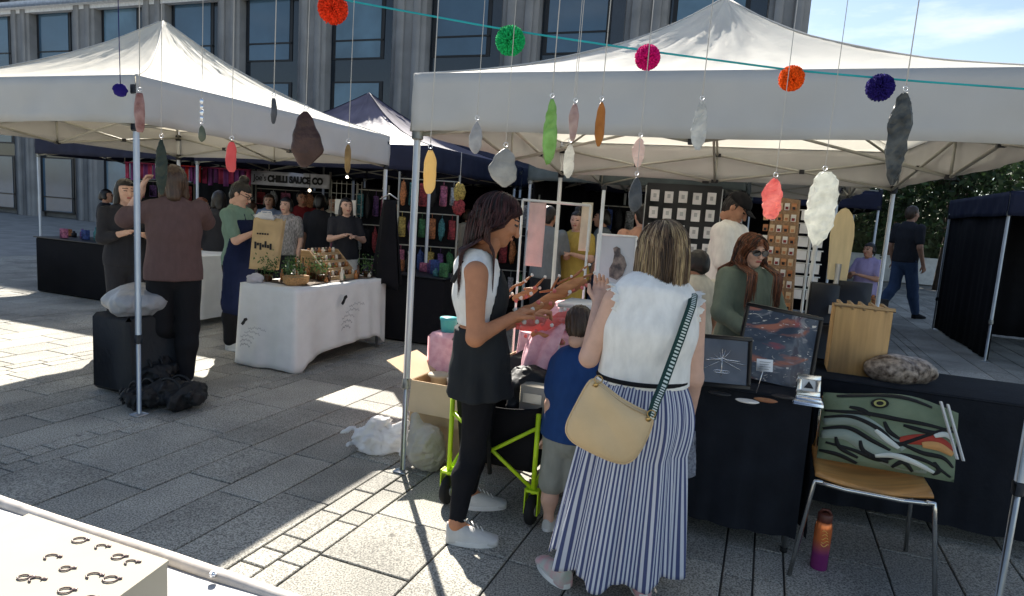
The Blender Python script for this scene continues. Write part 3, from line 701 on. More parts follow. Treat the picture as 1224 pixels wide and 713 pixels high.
# banner
ban=thing('banner','white banner lettered CHILLI SAUCE CO above the crowd','banner',aty(350,212,11.35))
bx=aty(350,211,11.3); P0=aty(300,211,11.55); P1=aty(394,214,11.2)
ud=(P1-P0); ud[2]=0; Wd=np.linalg.norm(ud); ud/=Wd; bc=(P0+P1)/2; bc[2]=1.83
mb=MB(); mb.grid(lambda x,y:bc+ud*(x-.5)*Wd+Z*(y-.5)*.24+np.cross(ud,Z)*.012*math.sin(x*11),30,3); obj('cloth',mb,mat('banner_white',(.72,.72,.76),rough=.7,trans=.1),ban,solid=.004)
ink=mat('ink_black',(.012,.012,.014),rough=.6)
tm=text_mb("Joe's",.15,bc-ud*Wd*.46-Z*.045+np.cross(ud,Z)*.03,ud,Z,bold=.0005,width=.26); obj('lettering',tm,ink,ban)
tm=text_mb("CHILLI SAUCE CO",.15,bc-ud*Wd*.27-Z*.055+np.cross(ud,Z)*.03,ud,Z,bold=.010,width=Wd*.70); obj('lettering',tm,ink,ban)
for c_ in (P0,P1):
    mb=MB(); mb.tube([(c_[0],c_[1]+.05,0),(c_[0],c_[1]+.05,2.0)],.02,8); obj('post',mb,truss,ban)
# pink bunting along the navy tents
pk=mat('pink_fabric',(.45,.05,.14),rough=.7,var=.5,scale=5,trans=.15); rdm=mat('red_fabric',(.5,.03,.03),rough=.7,var=.4,scale=6)
pur=mat('violet_fabric',(.20,.05,.22),rough=.7,var=.4,scale=5)
for i,(px0,px1,m,lab) in enumerate([(150,200,pk,'pink cloth strip hanging at the left end of the navy tents'),(200,240,rdm,'red cloth strip hanging beside the raised phone'),(242,300,pk,'pink and violet cloth strip left of the chilli sauce banner')]):
    P0=aty(px0,214,11.4); P1=aty(px1,214,11.2); d=P1-P0; d[2]=0
    mb=MB()
    nn=9
    for k in range(nn):
        mb.grid(lambda x,y,k=k:P0*[1,1,0]+d*((k+x*.92)/nn)+Z*(1.93-y*(.26+.03*math.sin(k*2)))+Y_*.02*math.sin(x*6+k),4,3,mi=(k%3==1)*1+(k%4==2)*1 if True else 0)
    mb.m=[min(q,2) for q in mb.m]; mb.tube([P0*[1,1,0]+Z*1.94,P0*[1,1,0]+d+Z*1.94],.012,6)
    single('bunting',mb,[m,pur,rdm],lab,'bunting','cloth strips hung on the navy tents',solid=.004)
# ================================================================ HANGING PENDANTS (close to the camera)
string=mat('twine',(.42,.41,.39),rough=.8); silver=mat('silver',(.75,.75,.76),rough=.25,metal=1.)
wood_l=mat('driftwood',(.30,.23,.16),rough=.8,bump=.4,stretch=(1,12,12))
ZR=2.12; YR=.98
rail=thing('hanging_rail','driftwood pole overhead from which the stone pendants hang','rail',(0,YR,0))
mb=MB(); mb.tube([(-1.5,YR,ZR),(-.7,YR+.01,ZR+.02),(0,YR-.01,ZR),(.8,YR,ZR-.015),(1.5,YR,ZR)],[.018,.02,.019,.02,.016],10); obj('pole',mb,wood_l,rail)
for x in(-1.45,1.45):
    mb=MB(); mb.tube([(x,YR,0),(x,YR,ZR+.05)],.02,8); obj('post',mb,alu,rail)
def stone_mb(c,w,h,th,taper=0.,p=.5,seed=0,lean=0.,tw=0.,amp=.06):
    rg=np.random.RandomState(seed); mb=MB(); n=18;m=16; vs=[];fs=[]; ph=rg.rand(4)*6.28; ca,sa=math.cos(tw),math.sin(tw)
    for j in range(n+1):
        t=j/n; k=max(.02,math.sin(math.pi*min(max(t,.012),.988)))**p*(1+taper*(.5-t))*(1+amp*math.sin(t*9+ph[0])+amp*.6*math.sin(t*21+ph[1])); ox=lean*w*math.sin(t*3.1)+amp*.4*w*math.sin(t*7+ph[2])
        for i in range(m):
            a=2*math.pi*i/m; q=1+amp*.7*math.sin(3*a+ph[3]+t*4)+amp*.4*math.sin(5*a+t*9)
            x=w/2*k*math.cos(a)*q+ox; y=th/2*k**.7*math.sin(a)*q
            vs.append((c[0]+x*ca-y*sa,c[1]+x*sa+y*ca,c[2]-h/2+h*t))
    for j in range(n):
        for i in range(m): fs.append((j*m+i,j*m+(i+1)%m,(j+1)*m+(i+1)%m,(j+1)*m+i))
    fs.append(tuple(range(m-1,-1,-1))); fs.append(tuple(n*m+k for k in range(m)))
    mb.add(vs,fs,0,True); return mb
def stonemat(name,c1,c2,rough=.4,trans=.0,scale=60,transm=0.):
    return mat('stone_'+name,c1,rough=rough,col2=c2,scale=scale,detail=6,bump=.25,bscale=90,spec=.3,trans=trans,transm=transm)
PD=[ # px,py centre,w,h px,depth, taper,p, mat,label
(167,135,13,46,.95,0,.18,stonemat('rosewood',(.20,.07,.055),(.36,.22,.20)),'flat red-brown slab pendant in front of the left tent pole'),
(241,160,9,20,.98,.4,.6,stonemat('moss',(.06,.08,.05),(.13,.14,.10)),'small green drop pendant under a silver charm'),
(277,188,14,36,.9,.2,.3,stonemat('coral',(.72,.16,.15),(.55,.10,.10),trans=.35),'small coral pink slab pendant above the bun of the woman with a paper bag'),
(327,133,8,30,.97,0,.3,stonemat('slate',(.04,.045,.05),(.09,.09,.10)),'slim dark grey slab pendant left of the big brown agate'),
(365,167,36,66,.86,.45,.55,stonemat('brown_agate',(.028,.013,.010),(.075,.038,.030),rough=.35,scale=30),'large brown agate slice, widest of the dark stones at left'),
(416,190,8,34,.95,0,.3,stonemat('tiger',(.16,.09,.03),(.30,.19,.07)),'slim brown and gold pendant right of the big brown agate'),
(513,206,17,52,.88,.1,.35,stonemat('honey',(.78,.60,.27),(.70,.50,.20),trans=.4),'cream yellow bar pendant beside the middle tent pole'),
(569,165,17,38,.9,.6,.6,stonemat('ash',(.26,.25,.25),(.38,.37,.36)),'grey teardrop pendant left of the round grey slice'),
(603,201,35,46,.86,.15,.6,stonemat('grey_agate',(.24,.235,.22),(.40,.385,.35),trans=.15,scale=35),'round grey agate slice above the head of the dark-haired woman'),
(657,158,17,76,.88,.3,.4,stonemat('green',(.20,.36,.10),(.32,.50,.20),trans=.4),'long translucent green bar pendant'),
(686,147,12,44,.93,-.3,.4,stonemat('dusky',(.36,.22,.20),(.50,.36,.33),trans=.15),'dusky pink bar pendant between the green and amber ones'),
(680,193,14,40,.99,.2,.5,stonemat('clear',(.55,.54,.50),(.66,.65,.60),trans=.5),'pale clear crystal hanging over the upper part of the tent pole'),
(717,149,13,52,.92,.1,.45,stonemat('amber',(.50,.22,.05),(.34,.14,.03),trans=.3),'amber brown bar pendant below the orange string gap'),
(764,183,15,34,.95,-.2,.5,stonemat('blush',(.62,.48,.43),(.70,.58,.52),trans=.35),'blush crystal chip above the dark teardrop'),
(759,233,17,42,.93,.6,.55,stonemat('smoky',(.035,.04,.045),(.08,.085,.09)),'dark smoky teardrop pendant above the highlighted hair'),
(836,151,19,56,.9,.2,.4,stonemat('frost',(.42,.43,.42),(.54,.55,.54),trans=.35),'frosted white bar pendant in front of the white valance'),
(924,238,27,48,.86,.3,.35,stonemat('salmon',(.80,.22,.19),(.90,.42,.36),trans=.4),'rough coral red slab pendant beside the man in a cap'),
(980,250,36,88,.84,-.35,.4,stonemat('quartz',(.66,.66,.60),(.82,.82,.76),trans=.45,scale=80),'large rough white quartz pendant in front of the wooden rack'),
(1074,167,26,108,.82,-.4,.5,stonemat('charcoal',(.025,.028,.028),(.09,.095,.09)),'large dark grey stone pendant near the right tent corner'),
(193,200,14,66,.98,.1,.5,stonemat('bottle_green',(.012,.022,.016),(.035,.045,.033),scale=40),'dark green crystal cluster pendant over the raised phone'),
]
for i,(px,py,w_,h_,d,tp,p_,m,lab) in enumerate(PD):
    c=aty(px,py,d); s_=d/F; w=w_*s_*.95; h=h_*s_*.97; rough_=any(k in m.name for k in('quartz','salmon','frost','green','clear','charcoal','blush'))
    t=thing('pendant',lab,'pendant',c,'stone pendants hung on strings')
    sm_=stone_mb(c,w,h,max(.006,w*.3),tp,p_,seed=i*3+1,lean=.08*math.sin(i*2.3),tw=.25*math.sin(i*1.7),amp=.05 if w_<25 else .08)
    if rough_:
        rj=np.random.RandomState(i); sm_.v=[tuple(np.array(v)+rj.randn(3)*w*.022) for v in sm_.v]; sm_.s=[False]*len(sm_.s)
    obj('stone',sm_,m,t)
    top_=c+Z*h/2
    mb=MB(); mb.tube([top_+Z*.004+np.array([math.cos(a)*.0028,0,math.sin(a)*.0028+.001]) for a in np.linspace(0,6.28,11)],.0005,5); obj('ring',mb,silver,t)
    mb=MB(); mb.tube([top_+Z*.009,top_*[1,1,0]+np.array([.002,0,0])+Z*((top_[2]+ZR)/2),np.array([top_[0],YR,ZR-.018])],.0005 if i%3 else .0007,5); obj('string',mb,string,t)
    if i in(1,):
        for k in range(4): mb=MB(); mb.blob(top_+Z*(.01+.008*k),(.0028,.0016,.004),6,amp=.2,seed=k); obj('charm',mb,silver,t)
for i,px in enumerate(()):      # two thin strings carrying small silver chips
    c=aty(px,70+30*i,1.0); t=thing('pendant',['tiny silver chip pendant high on a string above the slim dark slab','tiny silver chip pendant high before the stone building'][i],'pendant',c,'stone pendants hung on strings')
    mb=MB(); mb.blob(c,(.003,.002,.005),6,amp=.2,seed=i); obj('stone',mb,silver,t); mb=MB(); mb.tube([c,(c[0],YR,ZR)],.0006,5); obj('string',mb,string,t)
# teal cord with pompoms
teal=mat('teal_yarn',(.02,.33,.36),rough=.8)
def cordp(px): return aty(px,np.interp(px,[-60,137,410,600,765,945,1090,1300],[-128,-70,0,35,60,84,97,112]),1.75-.0002*px)
mb=MB(); mb.tube([cordp(q) for q in range(-60,1301,40)],.0024,6); single('cord',mb,teal,'teal cord strung across carrying coloured pompoms','cord')
for k,(px,py,r_,col,nm) in enumerate([(398,11,17,(.80,.05,.015),'red-orange'),(610,49,17,(.015,.42,.13),'green'),(774,69,14.5,(.62,.01,.16),'magenta'),(946,94,14.5,(.85,.10,.01),'orange'),(1052,105,15.5,(.018,.012,.12),'navy')]):
    c=cordp(px); c=aty(px,py,c[1]); rad=r_*c[1]/F; rg=np.random.RandomState(k); mb=MB(); vs=[];fs=[]
    for _ in range(1500):
        d=rg.randn(3); d/=np.linalg.norm(d); a=np.cross(d,rg.randn(3)); a/=np.linalg.norm(a); e=c+d*rad*(.88+.14*rg.rand())+a*rad*.08*rg.randn(); b=np.cross(d,a); q=c+d*rad*.35; o=len(vs); w_=.0016
        vs+=[q+a*w_,q-a*w_*.5+b*w_,q-a*w_*.5-b*w_,e+a*w_,e-a*w_*.5+b*w_,e-a*w_*.5-b*w_]; fs+=[(o,o+1,o+4,o+3),(o+1,o+2,o+5,o+4),(o+2,o,o+3,o+5),(o+3,o+4,o+5)]
    mb.add(vs,fs,0,True)
    single('pompom',mb,mat('yarn_'+nm.replace('-','_'),col,rough=.9,island=.35,var=.1,spec=.1),nm+' wool pompom on the teal cord','pompom','wool pompoms on the teal cord')
c=aty(144,108,.99); mb=MB(); rg=np.random.RandomState(9); vs=[];fs=[]
mb.blob(c,.0095,8,amp=.12); mb.tube([c,(c[0],YR,ZR)],.0006,4); single('pompom',mb,MC['yarn_navy'],'tiny dark blue bobble on its own string, leftmost','pompom','wool pompoms on the teal cord')
# ================================================================ OWN TABLE, bottom left
tcloth=mat('white_tablecloth',(.40,.40,.405),rough=.85,bump=.25,bscale=5,var=.03); trim=mat('beige_trim',(.52,.47,.42),rough=.5,var=.15,scale=30,bump=.05); cream=mat('cream_card',(.40,.36,.28),rough=.8,var=.04)
ZT=.88; E0=atz(137,641,ZT); E1=atz(362,716,ZT); ed=E1-E0; ed/=np.linalg.norm(ed); ein=np.cross(Z,ed); 
if ein[1]>0: ein=-ein
a=E0-ed*1.3; b=E1+ed*.9
t=thing('display_table','white covered table with a rolled beige edge in the lower left corner','table',((a+b)/2)*[1,1,0])
mb=MB(); mb.grid(lambda x,y:a+(b-a)*x+ein*(.012+y*.66)+Z*(-.012+.0025*math.sin(x*70+y*9)*math.sin(y*14)+.002*math.sin(x*31+y*40)),80,20); obj('tablecloth',mb,tcloth,t,solid=.004)
mb=MB(); mb.tube([a+(b-a)*k/20+Z*(.0015*math.sin(k*1.3)-.012) for k in range(21)],.0145,12); obj('rolled_edge',mb,trim,t)
rv=atz(255,686,ZT+.004); mb=MB(); mb.lathe(rv-Z*.002,[(.0035,0),(.0035,.003),(.006,.0045),(.0065,.002),(.0068,-.002)],14); obj('eyelet',mb,silver,t)
for s_,q in ((.03,.05),(.97,.05),(.03,.6),(.97,.6)):
    p=a+(b-a)*s_+ein*q; mb=MB(); mb.tube([p*[1,1,0],p-Z*.03],.014,8); obj('leg',mb,alu,t)
ZB=ZT+.06; C0=atz(200,672,ZB); dr=atz(140,716,ZB)-C0; dr/=np.linalg.norm(dr); lf=atz(137,651,ZB)-C0; lf/=np.linalg.norm(lf)
t=thing('display_box','cream box of small earrings on the lower left table','box',C0-Z*.07)
q=C0+lf*.17+dr*.13-Z*.034; pr=-np.cross(Z,lf); pr=pr*(1 if pr@dr>0 else -1)
hp=[C0,C0+lf*.34,C0+lf*.34+dr*.26,C0+dr*.26]; mb=MB(); mb.poly([p-Z*.035 for p in hp],Z,.066); obj('body',mb,cream,t); mb=MB()
mb.poly([p+(p-(hp[0]+hp[2])/2)*.012-Z*.0 for p in hp],Z,.006); obj('lid',mb,cream,t)
dark_r=mat('earring_dark',(.16,.11,.10),rough=.4,island=.5)
rg=np.random.RandomState(3)
for i in range(4):
    for j in range(3):
        p=C0+lf*(.035+.05*i+.008*rg.randn())+dr*(.03+.05*j+.006*rg.randn())+Z*.0045; mb=MB(); r_=.006+.003*rg.rand()
        mb.tube([p+np.array([math.cos(a)*r_*1.3,math.sin(a)*r_,0]) for a in np.linspace(0,6.28*(1 if (i+j)%2 else .7),10)],.0013,5); mb.blob(p+np.array([.012,.004,0]),(.004,.003,.0015),5,amp=.2,seed=i+j)
        single('earring',mb,dark_r,'small dark earring on top of the cream box','earring','earrings on the cream box')
# ================================================================ LEFT STALL
tw=mat('stall_tablecloth',(.78,.78,.76),rough=.85,var=.04,bump=.12,bscale=25,trans=.08)
C=np.array([-2.44,5.83,0]); LU,LV,ZH=.60,1.42,.75
t=thing('stall_table','table under a draped white cloth with a black bird mark','table',C+U*LU/2+V*LV/2)
def drape(path_fn,hem_fn,N,mbx,fold=.013):
    def fn(x,y):
        p,nrm=path_fn(x); z=ZH*(1-y)+hem_fn(x)*y; f_=fold*(y**.8)*(math.sin(x*46)+.9*math.sin(x*97+1+2*math.sin(x*13))+.4*math.sin(x*23))
        return p+nrm*((.012+f_+.03*y))+Z*z
    mbx.grid(fn,N,16)
cs=[C,C+U*LU,C+U*LU+V*LV,C+V*LV]; ns=[-V,U,V,-U]; lens=[LU,LV,LU,LV]; per=sum(lens)
def pth(x):
    d=x*per; i=0
    while i<3 and d>lens[i]: d-=lens[i]; i+=1
    d=min(d,lens[i]); rr_=.03; nrm=ns[i].copy(); 
    e=min(d,lens[i]-d)
    if e<rr_:
        j=(i-1)%4 if d<rr_ else (i+1)%4; nrm=ns[i]*(.5+.5*e/rr_)+ns[j]*(.5-.5*e/rr_); nrm/=np.linalg.norm(nrm)
    return cs[i]+(cs[(i+1)%4]-cs[i])*(d/lens[i]),nrm
def hem(x):
    d=x*per
    return np.interp(d,[0,.1,LU-.1,LU+.05,LU+.12,LU+.5,LU+LV-.2,LU+LV,LU+LV+.05,per],[.02,.01,.02,.0,.08,.15,.16,.05,.02,.02])
mb=MB(); drape(pth,hem,260,mb); 
mb.grid(lambda x,y:C+U*LU*x+V*LV*y+Z*(ZH+.004*math.sin(x*9)*math.sin(y*20)),14,30); mb.grid(lambda x,y:(lambda p,nr:p+nr*(.012*y)+Z*(ZH-.0*y))(*pth(x)),100,1); obj('tablecloth',mb,tw,t,solid=.003)
mb=MB(); mb.box(C+U*LU/2+V*LV/2+Z*(ZH-.03),(LU*.98,LV*.98,.03),(U,V,Z)); obj('tabletop',mb,cream,t)
for a_,b_ in((.05,.05),(.95,.05),(.05,.95),(.95,.95)):
    p=C+U*LU*a_+V*LV*b_; mb=MB(); mb.tube([p,p+Z*(ZH-.05)],.014,8); obj('leg',mb,steel,t)
def mark(base,ux,s_):
    mb=MB(); n_=np.cross(ux,Z)
    o=base+n_*.05
    P=[o+ux*a*s_+Z*b*s_ for a,b in [(-.10,-.05),(-.03,.03),(.0,.09),(.07,.11),(.10,.06),(.04,.02),(.0,-.05),(-.05,-.09)]]; mb.poly(P,n_,.006)
    obj('printed_mark',mb,ink,t); mb=MB()
    for k in range(5):
        z0=-.16-.11*k; x0=.25-.12*k if k<3 else .0; ln=.55-.06*k
        mb.tube([o+n_*.01+ux*(x0+ln*q/44-.1)*s_+Z*(z0+.02*math.sin(q*1.3+k)+.015*math.sin(q*.5+k)+.06*math.sin(q/44*3.1))*s_ for q in range(45)],.0012,4)
    obj('printed_script',mb,mat('faded_ink',(.22,.22,.24),rough=.8),t)
mark(C+U*LU+V*LV*.42+Z*.60+U*.03,V,.46); mark(C+U*LU*.22+Z*.42-V*.055,U,.36)
mb=MB(); mb.grid(lambda x,y:C+U*LU*(.08+.8*x)+V*LV*(.12+.83*y)+Z*(ZH+.008+.006*math.sin(x*11+y*7)*math.sin(y*23)),16,30); single('table_runner',mb,mat('brown_linen',(.12,.085,.06),rough=.9,var=.3,scale=20,bump=.4,bscale=60),'dark brown linen runner spread on the white table','cloth',solid=.003)
# goods on that table
wd=mat('pale_wood',(.42,.27,.13),rough=.6,var=.2,scale=4,stretch=(1,1,14),bump=.1); wd2=mat('box_wood',(.50,.30,.12),rough=.5,var=.16,scale=3,stretch=(14,14,1),bump=.08)
S=C+U*.30+V*.95; t=thing('tiered_display','wooden stepped rack of small jars on the white table','display',S+Z*ZH)
for k in range(4):
    mb=MB(); c=S+V*.0+(-U)*(.02+.085*k-.1)+Z*(ZH+.035+.065*k*1.05); mb.box(c,(.10,.46,.012),(U,V,Z),bev=.003); mb.box(c+U*.045-Z*.015,(.01,.46,.05),(U,V,Z),bev=.002); obj('step',mb,wd,t)
for sg in(-1,1): mb=MB(); mb.poly([S+V*.23*sg+U*.15+Z*ZH,S+V*.23*sg-U*.24+Z*ZH,S+V*.23*sg-U*.24+Z*(ZH+.28),S+V*.23*sg-U*.14+Z*(ZH+.28)],V,.012); obj('side',mb,wd,t)
jm=[mat('jar_'+n_,c,rough=.2,spec=.7) for n_,c in dict(amber=(.35,.13,.03),brown=(.08,.035,.015),cream=(.6,.55,.45),green=(.06,.12,.05)).items()]
rg=np.random.RandomState(8)
for k in range(4):
    for q in range(8):
        c=S-U*(.02+.085*k-.1)+V*(-.2+.057*q)+Z*(ZH+.042+.065*k*1.05); mb=MB(); mb.lathe(c,[(.017,0),(.018,.03),(.012,.038),(.012,.05)],10); o=single('jar',mb,jm[(q*2+k)%3],['amber','brown','cream'][(q*2+k)%3]+' jar on the '+['lowest','second','third','topmost'][k]+' step of the wooden rack','jar','small jars on the wooden stepped rack')
def plantpot(c,seed,label,r_=.07,h=.16,col=leafm):
    rg=np.random.RandomState(seed); t=thing('potted_plant',label,'plant',c); mb=MB(); mb.lathe(c,[(.03,0),(.04,.06),(.043,.065),(.036,.062)],12); obj('pot',mb,jm[1],t)
    vs=[];fs=[]
    for _ in range(160):
        p=c+Z*(.08+h*.5*rg.rand())+rg.randn(3)*r_*.55; a_=rg.randn(3); a_/=np.linalg.norm(a_); b_=np.cross(a_,rg.randn(3)); b_/=np.linalg.norm(b_); s_=.014; o=len(vs); vs+=[p-a_*s_,p+b_*s_*.5,p+a_*s_,p-b_*s_*.5]; fs.append((o,o+1,o+2,o+3))
    mb=MB(); mb.add(vs,fs); obj('foliage',mb,col,t)
gm=mat('herb_green',(.06,.12,.035),rough=.7,island=.5,trans=.2)
for i,(a_,b_,lab) in enumerate([(.30,.33,'bushy herb in a dark pot beside the basket'),(.16,.46,'herb pot behind the basket near the paper bag'),(.38,.62,'low herb pot just before the wooden steps'),(.22,.70,'herb pot at the foot of the topmost step'),(.12,.2,'small herb pot at the near left corner of the white table'),(.10,.95,'herb pot left of the wooden steps, away from the camera'),(.46,1.28,'herb pot at the far right end of the white table')]):
    plantpot(C+U*a_+V*b_+Z*(ZH+.003),40+i,lab,r_=.085,h=.2,col=gm)
wick=mat('wicker',(.48,.27,.11),rough=.7,bump=.8,bscale=90,var=.3,scale=60)
c=C+U*.42+V*.22+Z*(ZH+.003); t=thing('basket','oval wicker basket of bottles on the white table corner','basket',c)
mb=MB(); prof=[(.09,0),(.115,.03),(.125,.075),(.128,.08),(.118,.078),(.10,.02),(.02,.012)]
mb.lathe(c,prof,22,ax=(V*1.15,U*.8,Z))
obj('bowl',mb,wick,t); mb=MB()
for k in range(30): mb.blob(c+Z*.055+V*rg.uniform(-.09,.09)+U*rg.uniform(-.06,.06),(.018,.018,.012),5,amp=.2,seed=k)
obj('filling',mb,mat('dried_petals',(.30,.24,.13),rough=.9,island=.4),t)
for i in range(7):
    c=C+U*(.50-.06*(i%2))+V*(.55+.12*i)+Z*(ZH+.003); mb=MB(); h_=.05+.04*((i*7)%3); mb.lathe(c,[(.018,0),(.02,h_*.6),(.009,h_*.75),(.009,h_),(.012,h_+.003)],12)
    single('bottle',mb,jm[i%4],['amber','brown','cream','green'][i%4]+' bottle '+['near the basket','past the basket','halfway along the front edge','in front of the wooden steps','just past the middle of the steps','near the far end','at the far end'][i]+' of the white table','bottle','small bottles along the edge of the white table')
for i,(a_,b_,s_) in enumerate([(.1,.06,.07),(.42,1.36,.05)]):
    mb=MB(); mb.blob(C+U*a_+V*b_+Z*(ZH+s_*.6),(s_,s_,s_*.65),10,amp=.18,seed=i+3); single('crumpled_paper',mb,mat('tissue',(.5,.48,.5),rough=.9),['crumpled grey tissue at the left corner of the white table','crumpled white tissue at the far end of the white table'][i],'paper')
for i in range(10):
    c=C+U*(.14+.04*(i%3))+V*(.36+.035*i)+Z*(ZH+.012); h_=.10+.05*((i*5)%3); mb=MB(); mb.lathe(c,[(.016,0),(.018,h_*.62),(.008,h_*.75),(.008,h_),(.011,h_+.004)],10)
    single('bottle',mb,jm[(i*3)%4],['amber','green','cream','brown'][i%4]+' bottle, '+['first','second','third','fourth','fifth','sixth','seventh','eighth','ninth','last'][i]+' in the row under the paper bag','bottle','bottles in the row under the paper bag')
# second white table behind & bright one
B0=atz(232,372,0); t=thing('stall_table','small white covered table behind the person taking a picture','table',B0)
mb=MB(); p=aty(243,340,7.9)*[1,1,0]
def fn(x,y):
    a=2*math.pi*x; q=np.array([math.copysign(abs(math.cos(a))**.4,math.cos(a))*.38,math.copysign(abs(math.sin(a))**.4,math.sin(a))*.55]); k=1+.12*y+.03*y*math.sin(a*14); return p+U*q[0]*k+V*q[1]*k+Z*(.8-.72*y)
mb.grid(fn,120,8); mb.add([fn(i/40,0) for i in range(40)],[tuple(range(40))]); obj('tablecloth',mb,tw,t)
# luggage at the left pole
bag=mat('black_nylon',(.010,.011,.013),rough=.6,bump=.3,bscale=20); plast=mat('clear_plastic',(.40,.41,.43),rough=.3,spec=.7,bump=.7,bscale=14,trans=.25)
c=aty(170,400,4.95)*[1,1,0]
t=thing('crate_stack','black folding crate with clear plastic sheeting on top','crate',c)
mb=MB(); mb.box(c+Z*.31,(.40,.55,.58),(U,V,Z),bev=.03); obj('crate',mb,bag,t)
def crump(P):
    q=P-(c+Z*.68).astype(np.float32); d=(np.linalg.norm(q/np.array([.27,.32,.13],np.float32),axis=1)-1)*.13
    return d+.022*wob(P,9,3)+.012*np.abs(wob(P,26,4))
v_,f_c=snet(crump,c+[-.4,-.45,.45],c+[.4,.45,.95],.014); mb=MB(); mb.add(v_,f_c,0,True); obj('plastic_sheet',mb,plast,t)
def sack(name,c,r,seed,m,label,cat,amp=.25,flat=.0,group=None,neck=None,h=.012,fold=30):
    c=np.array(c,float); r=np.array(r,float)
    def f(P):
        q=P-c.astype(np.float32); d=(np.linalg.norm(q/r.astype(np.float32),axis=1)-1)*r.min()
        d=d+amp*r.min()*wob(P,7/r.max()*.5,seed)+amp*.6*r.min()*np.abs(wob(P,fold,seed+1))+amp*.32*r.min()*np.abs(wob(P,fold*2.1,seed+2))
        if neck is not None:
            a_,b_,ra,rb=neck; an=np.arctan2(q[:,1],q[:,0]); d=smin(d,cap(P,a_,b_,ra,rb)+.006*np.sin(an*9),.04)
        return np.maximum(d,.002-P[:,2])
    v,fc=snet(f,c-r*1.6-[0,0,0],c+r*1.6+[0,0,.16 if neck is not None else .02],h); mb=MB(); mb.add(v,fc,0,True); return single(name,mb,m,label,cat,group)
for i,(px,py,r_,lab) in enumerate([(193,490,(.24,.20,.10),'flat black holdall on the ground right of the left pole'),(152,492,(.16,.16,.09),'small black bag on the ground at the foot of the left pole'),(160,472,(.22,.16,.15),'black rucksack lying behind the left pole foot')]):
    p=atz(px,py,0); sb=sack('bag',p+V*.12+Z*r_[2]*.8,r_,i+11,bag,lab,'bag',group='black bags around the left pole',amp=.4,fold=24,h=.010); WL[sb.name]=tuple(sb.location)
    for k in(-1,1): mb=MB(); b0=p+V*.12+Z*r_[2]*1.5; mb.tube([b0+U*r_[0]*.45*math.cos(a)+V*(k*.05)+Z*(.09*math.sin(a)-.03) for a in np.linspace(0,3.14,12)],.009,6); obj('handle',mb,bag,sb)
# ================================================================ MIDDLE: boxes, sacks, wagon
card=mat('cardboard',(.50,.35,.20),rough=.85,var=.1,scale=10,bump=.1); cardi=mat('cardboard_inside',(.62,.47,.30),rough=.85,var=.06)
pw=mat('white_plastic_bag',(.80,.80,.80),rough=.35,spec=.6,trans=.35,bump=.5,bscale=25)
bc_=np.array([-.30,4.02,0.])
def cbox(c,w,d,z0,z1,label,flaps):
    t=thing('cardboard_box',label,'box',c+Z*z0); th=.006
    mb=MB(); mb.box(c+Z*(z0+.004),(w,d,.008),(U,V,Z))
    for a_,b_,ww,dd in((0,-1,w,th),(0,1,w,th),(1,0,th,d-2*th),(-1,0,th,d-2*th)): mb.box(c+U*a_*(w-th)/2+V*b_*(d-th)/2+Z*(z0+.004+(z1-z0)/2),(ww,dd,z1-z0),(U,V,Z))
    obj('carton',mb,card,t)
    for (a_,b_,ln,ang) in flaps:   # side dir (a,b), length, angle above horizontal
        o=c+U*a_*w/2+V*b_*d/2+Z*(z1+.004); dr=U*a_+V*b_; q=dr*math.cos(ang)+Z*math.sin(ang); sd_=(V if a_ else U)*(d if a_ else w)/2*.98
        n_=np.cross(q,sd_); n_/=np.linalg.norm(n_); mb=MB(); mb.poly([o-sd_,o+sd_,o+sd_*.97+q*ln,o-sd_*.97+q*ln],n_,.005); obj('flap',mb,cardi,t)
    return t
cbox(bc_,.46,.40,.215,.475,'open cardboard box with raised flaps beside the tent pole',[(-1,0,.21,.45),(0,1,.2,1.35),(1,0,.2,1.2),(0,-1,.19,-1.35)])
cbox(bc_+U*.08+V*.02,.36,.34,.003,.205,'closed lower cardboard box supporting the open one',[(1,0,.02,.0)])
sack('plastic_bag',bc_+U*.06+V*.02+Z*.46,(.12,.12,.11),31,pw,'crumpled white plastic bag inside the open cardboard box','bag',amp=.35,h=.009,fold=60)
mb=MB(); mb.lathe(bc_-U*.13-V*.02+Z*.40,[(.05,0),(.055,.07),(.075,.085),(.07,.095),(.045,.10)],18); single('bowl',mb,cream,'cream paper bowl stack at the left of the open box','bowl')
p=atz(447,543,0); sack('plastic_bag',p+V*.06+Z*.09,(.18,.12,.11),17,pw,'crumpled white carrier bag on the paving left of the pole','bag',amp=.5,h=.009,fold=45,neck=(p+V*.06+Z*.10+U*.08,p+V*.1+Z*.2+U*.16,.05,.02))
canvas=mat('canvas_grey',(.38,.36,.31),rough=.9,bump=.4,bscale=60)
p=np.array([-.50,3.72,0]); sack('sandbag',p+U*.06+Z*.13,(.125,.125,.14),23,canvas,'grey canvas sandbag tied round the foot of the middle pole','bag',amp=.14,h=.009,neck=(p+U*.0+Z*.2,p-U*.03+Z*.30,.06,.028),fold=40)
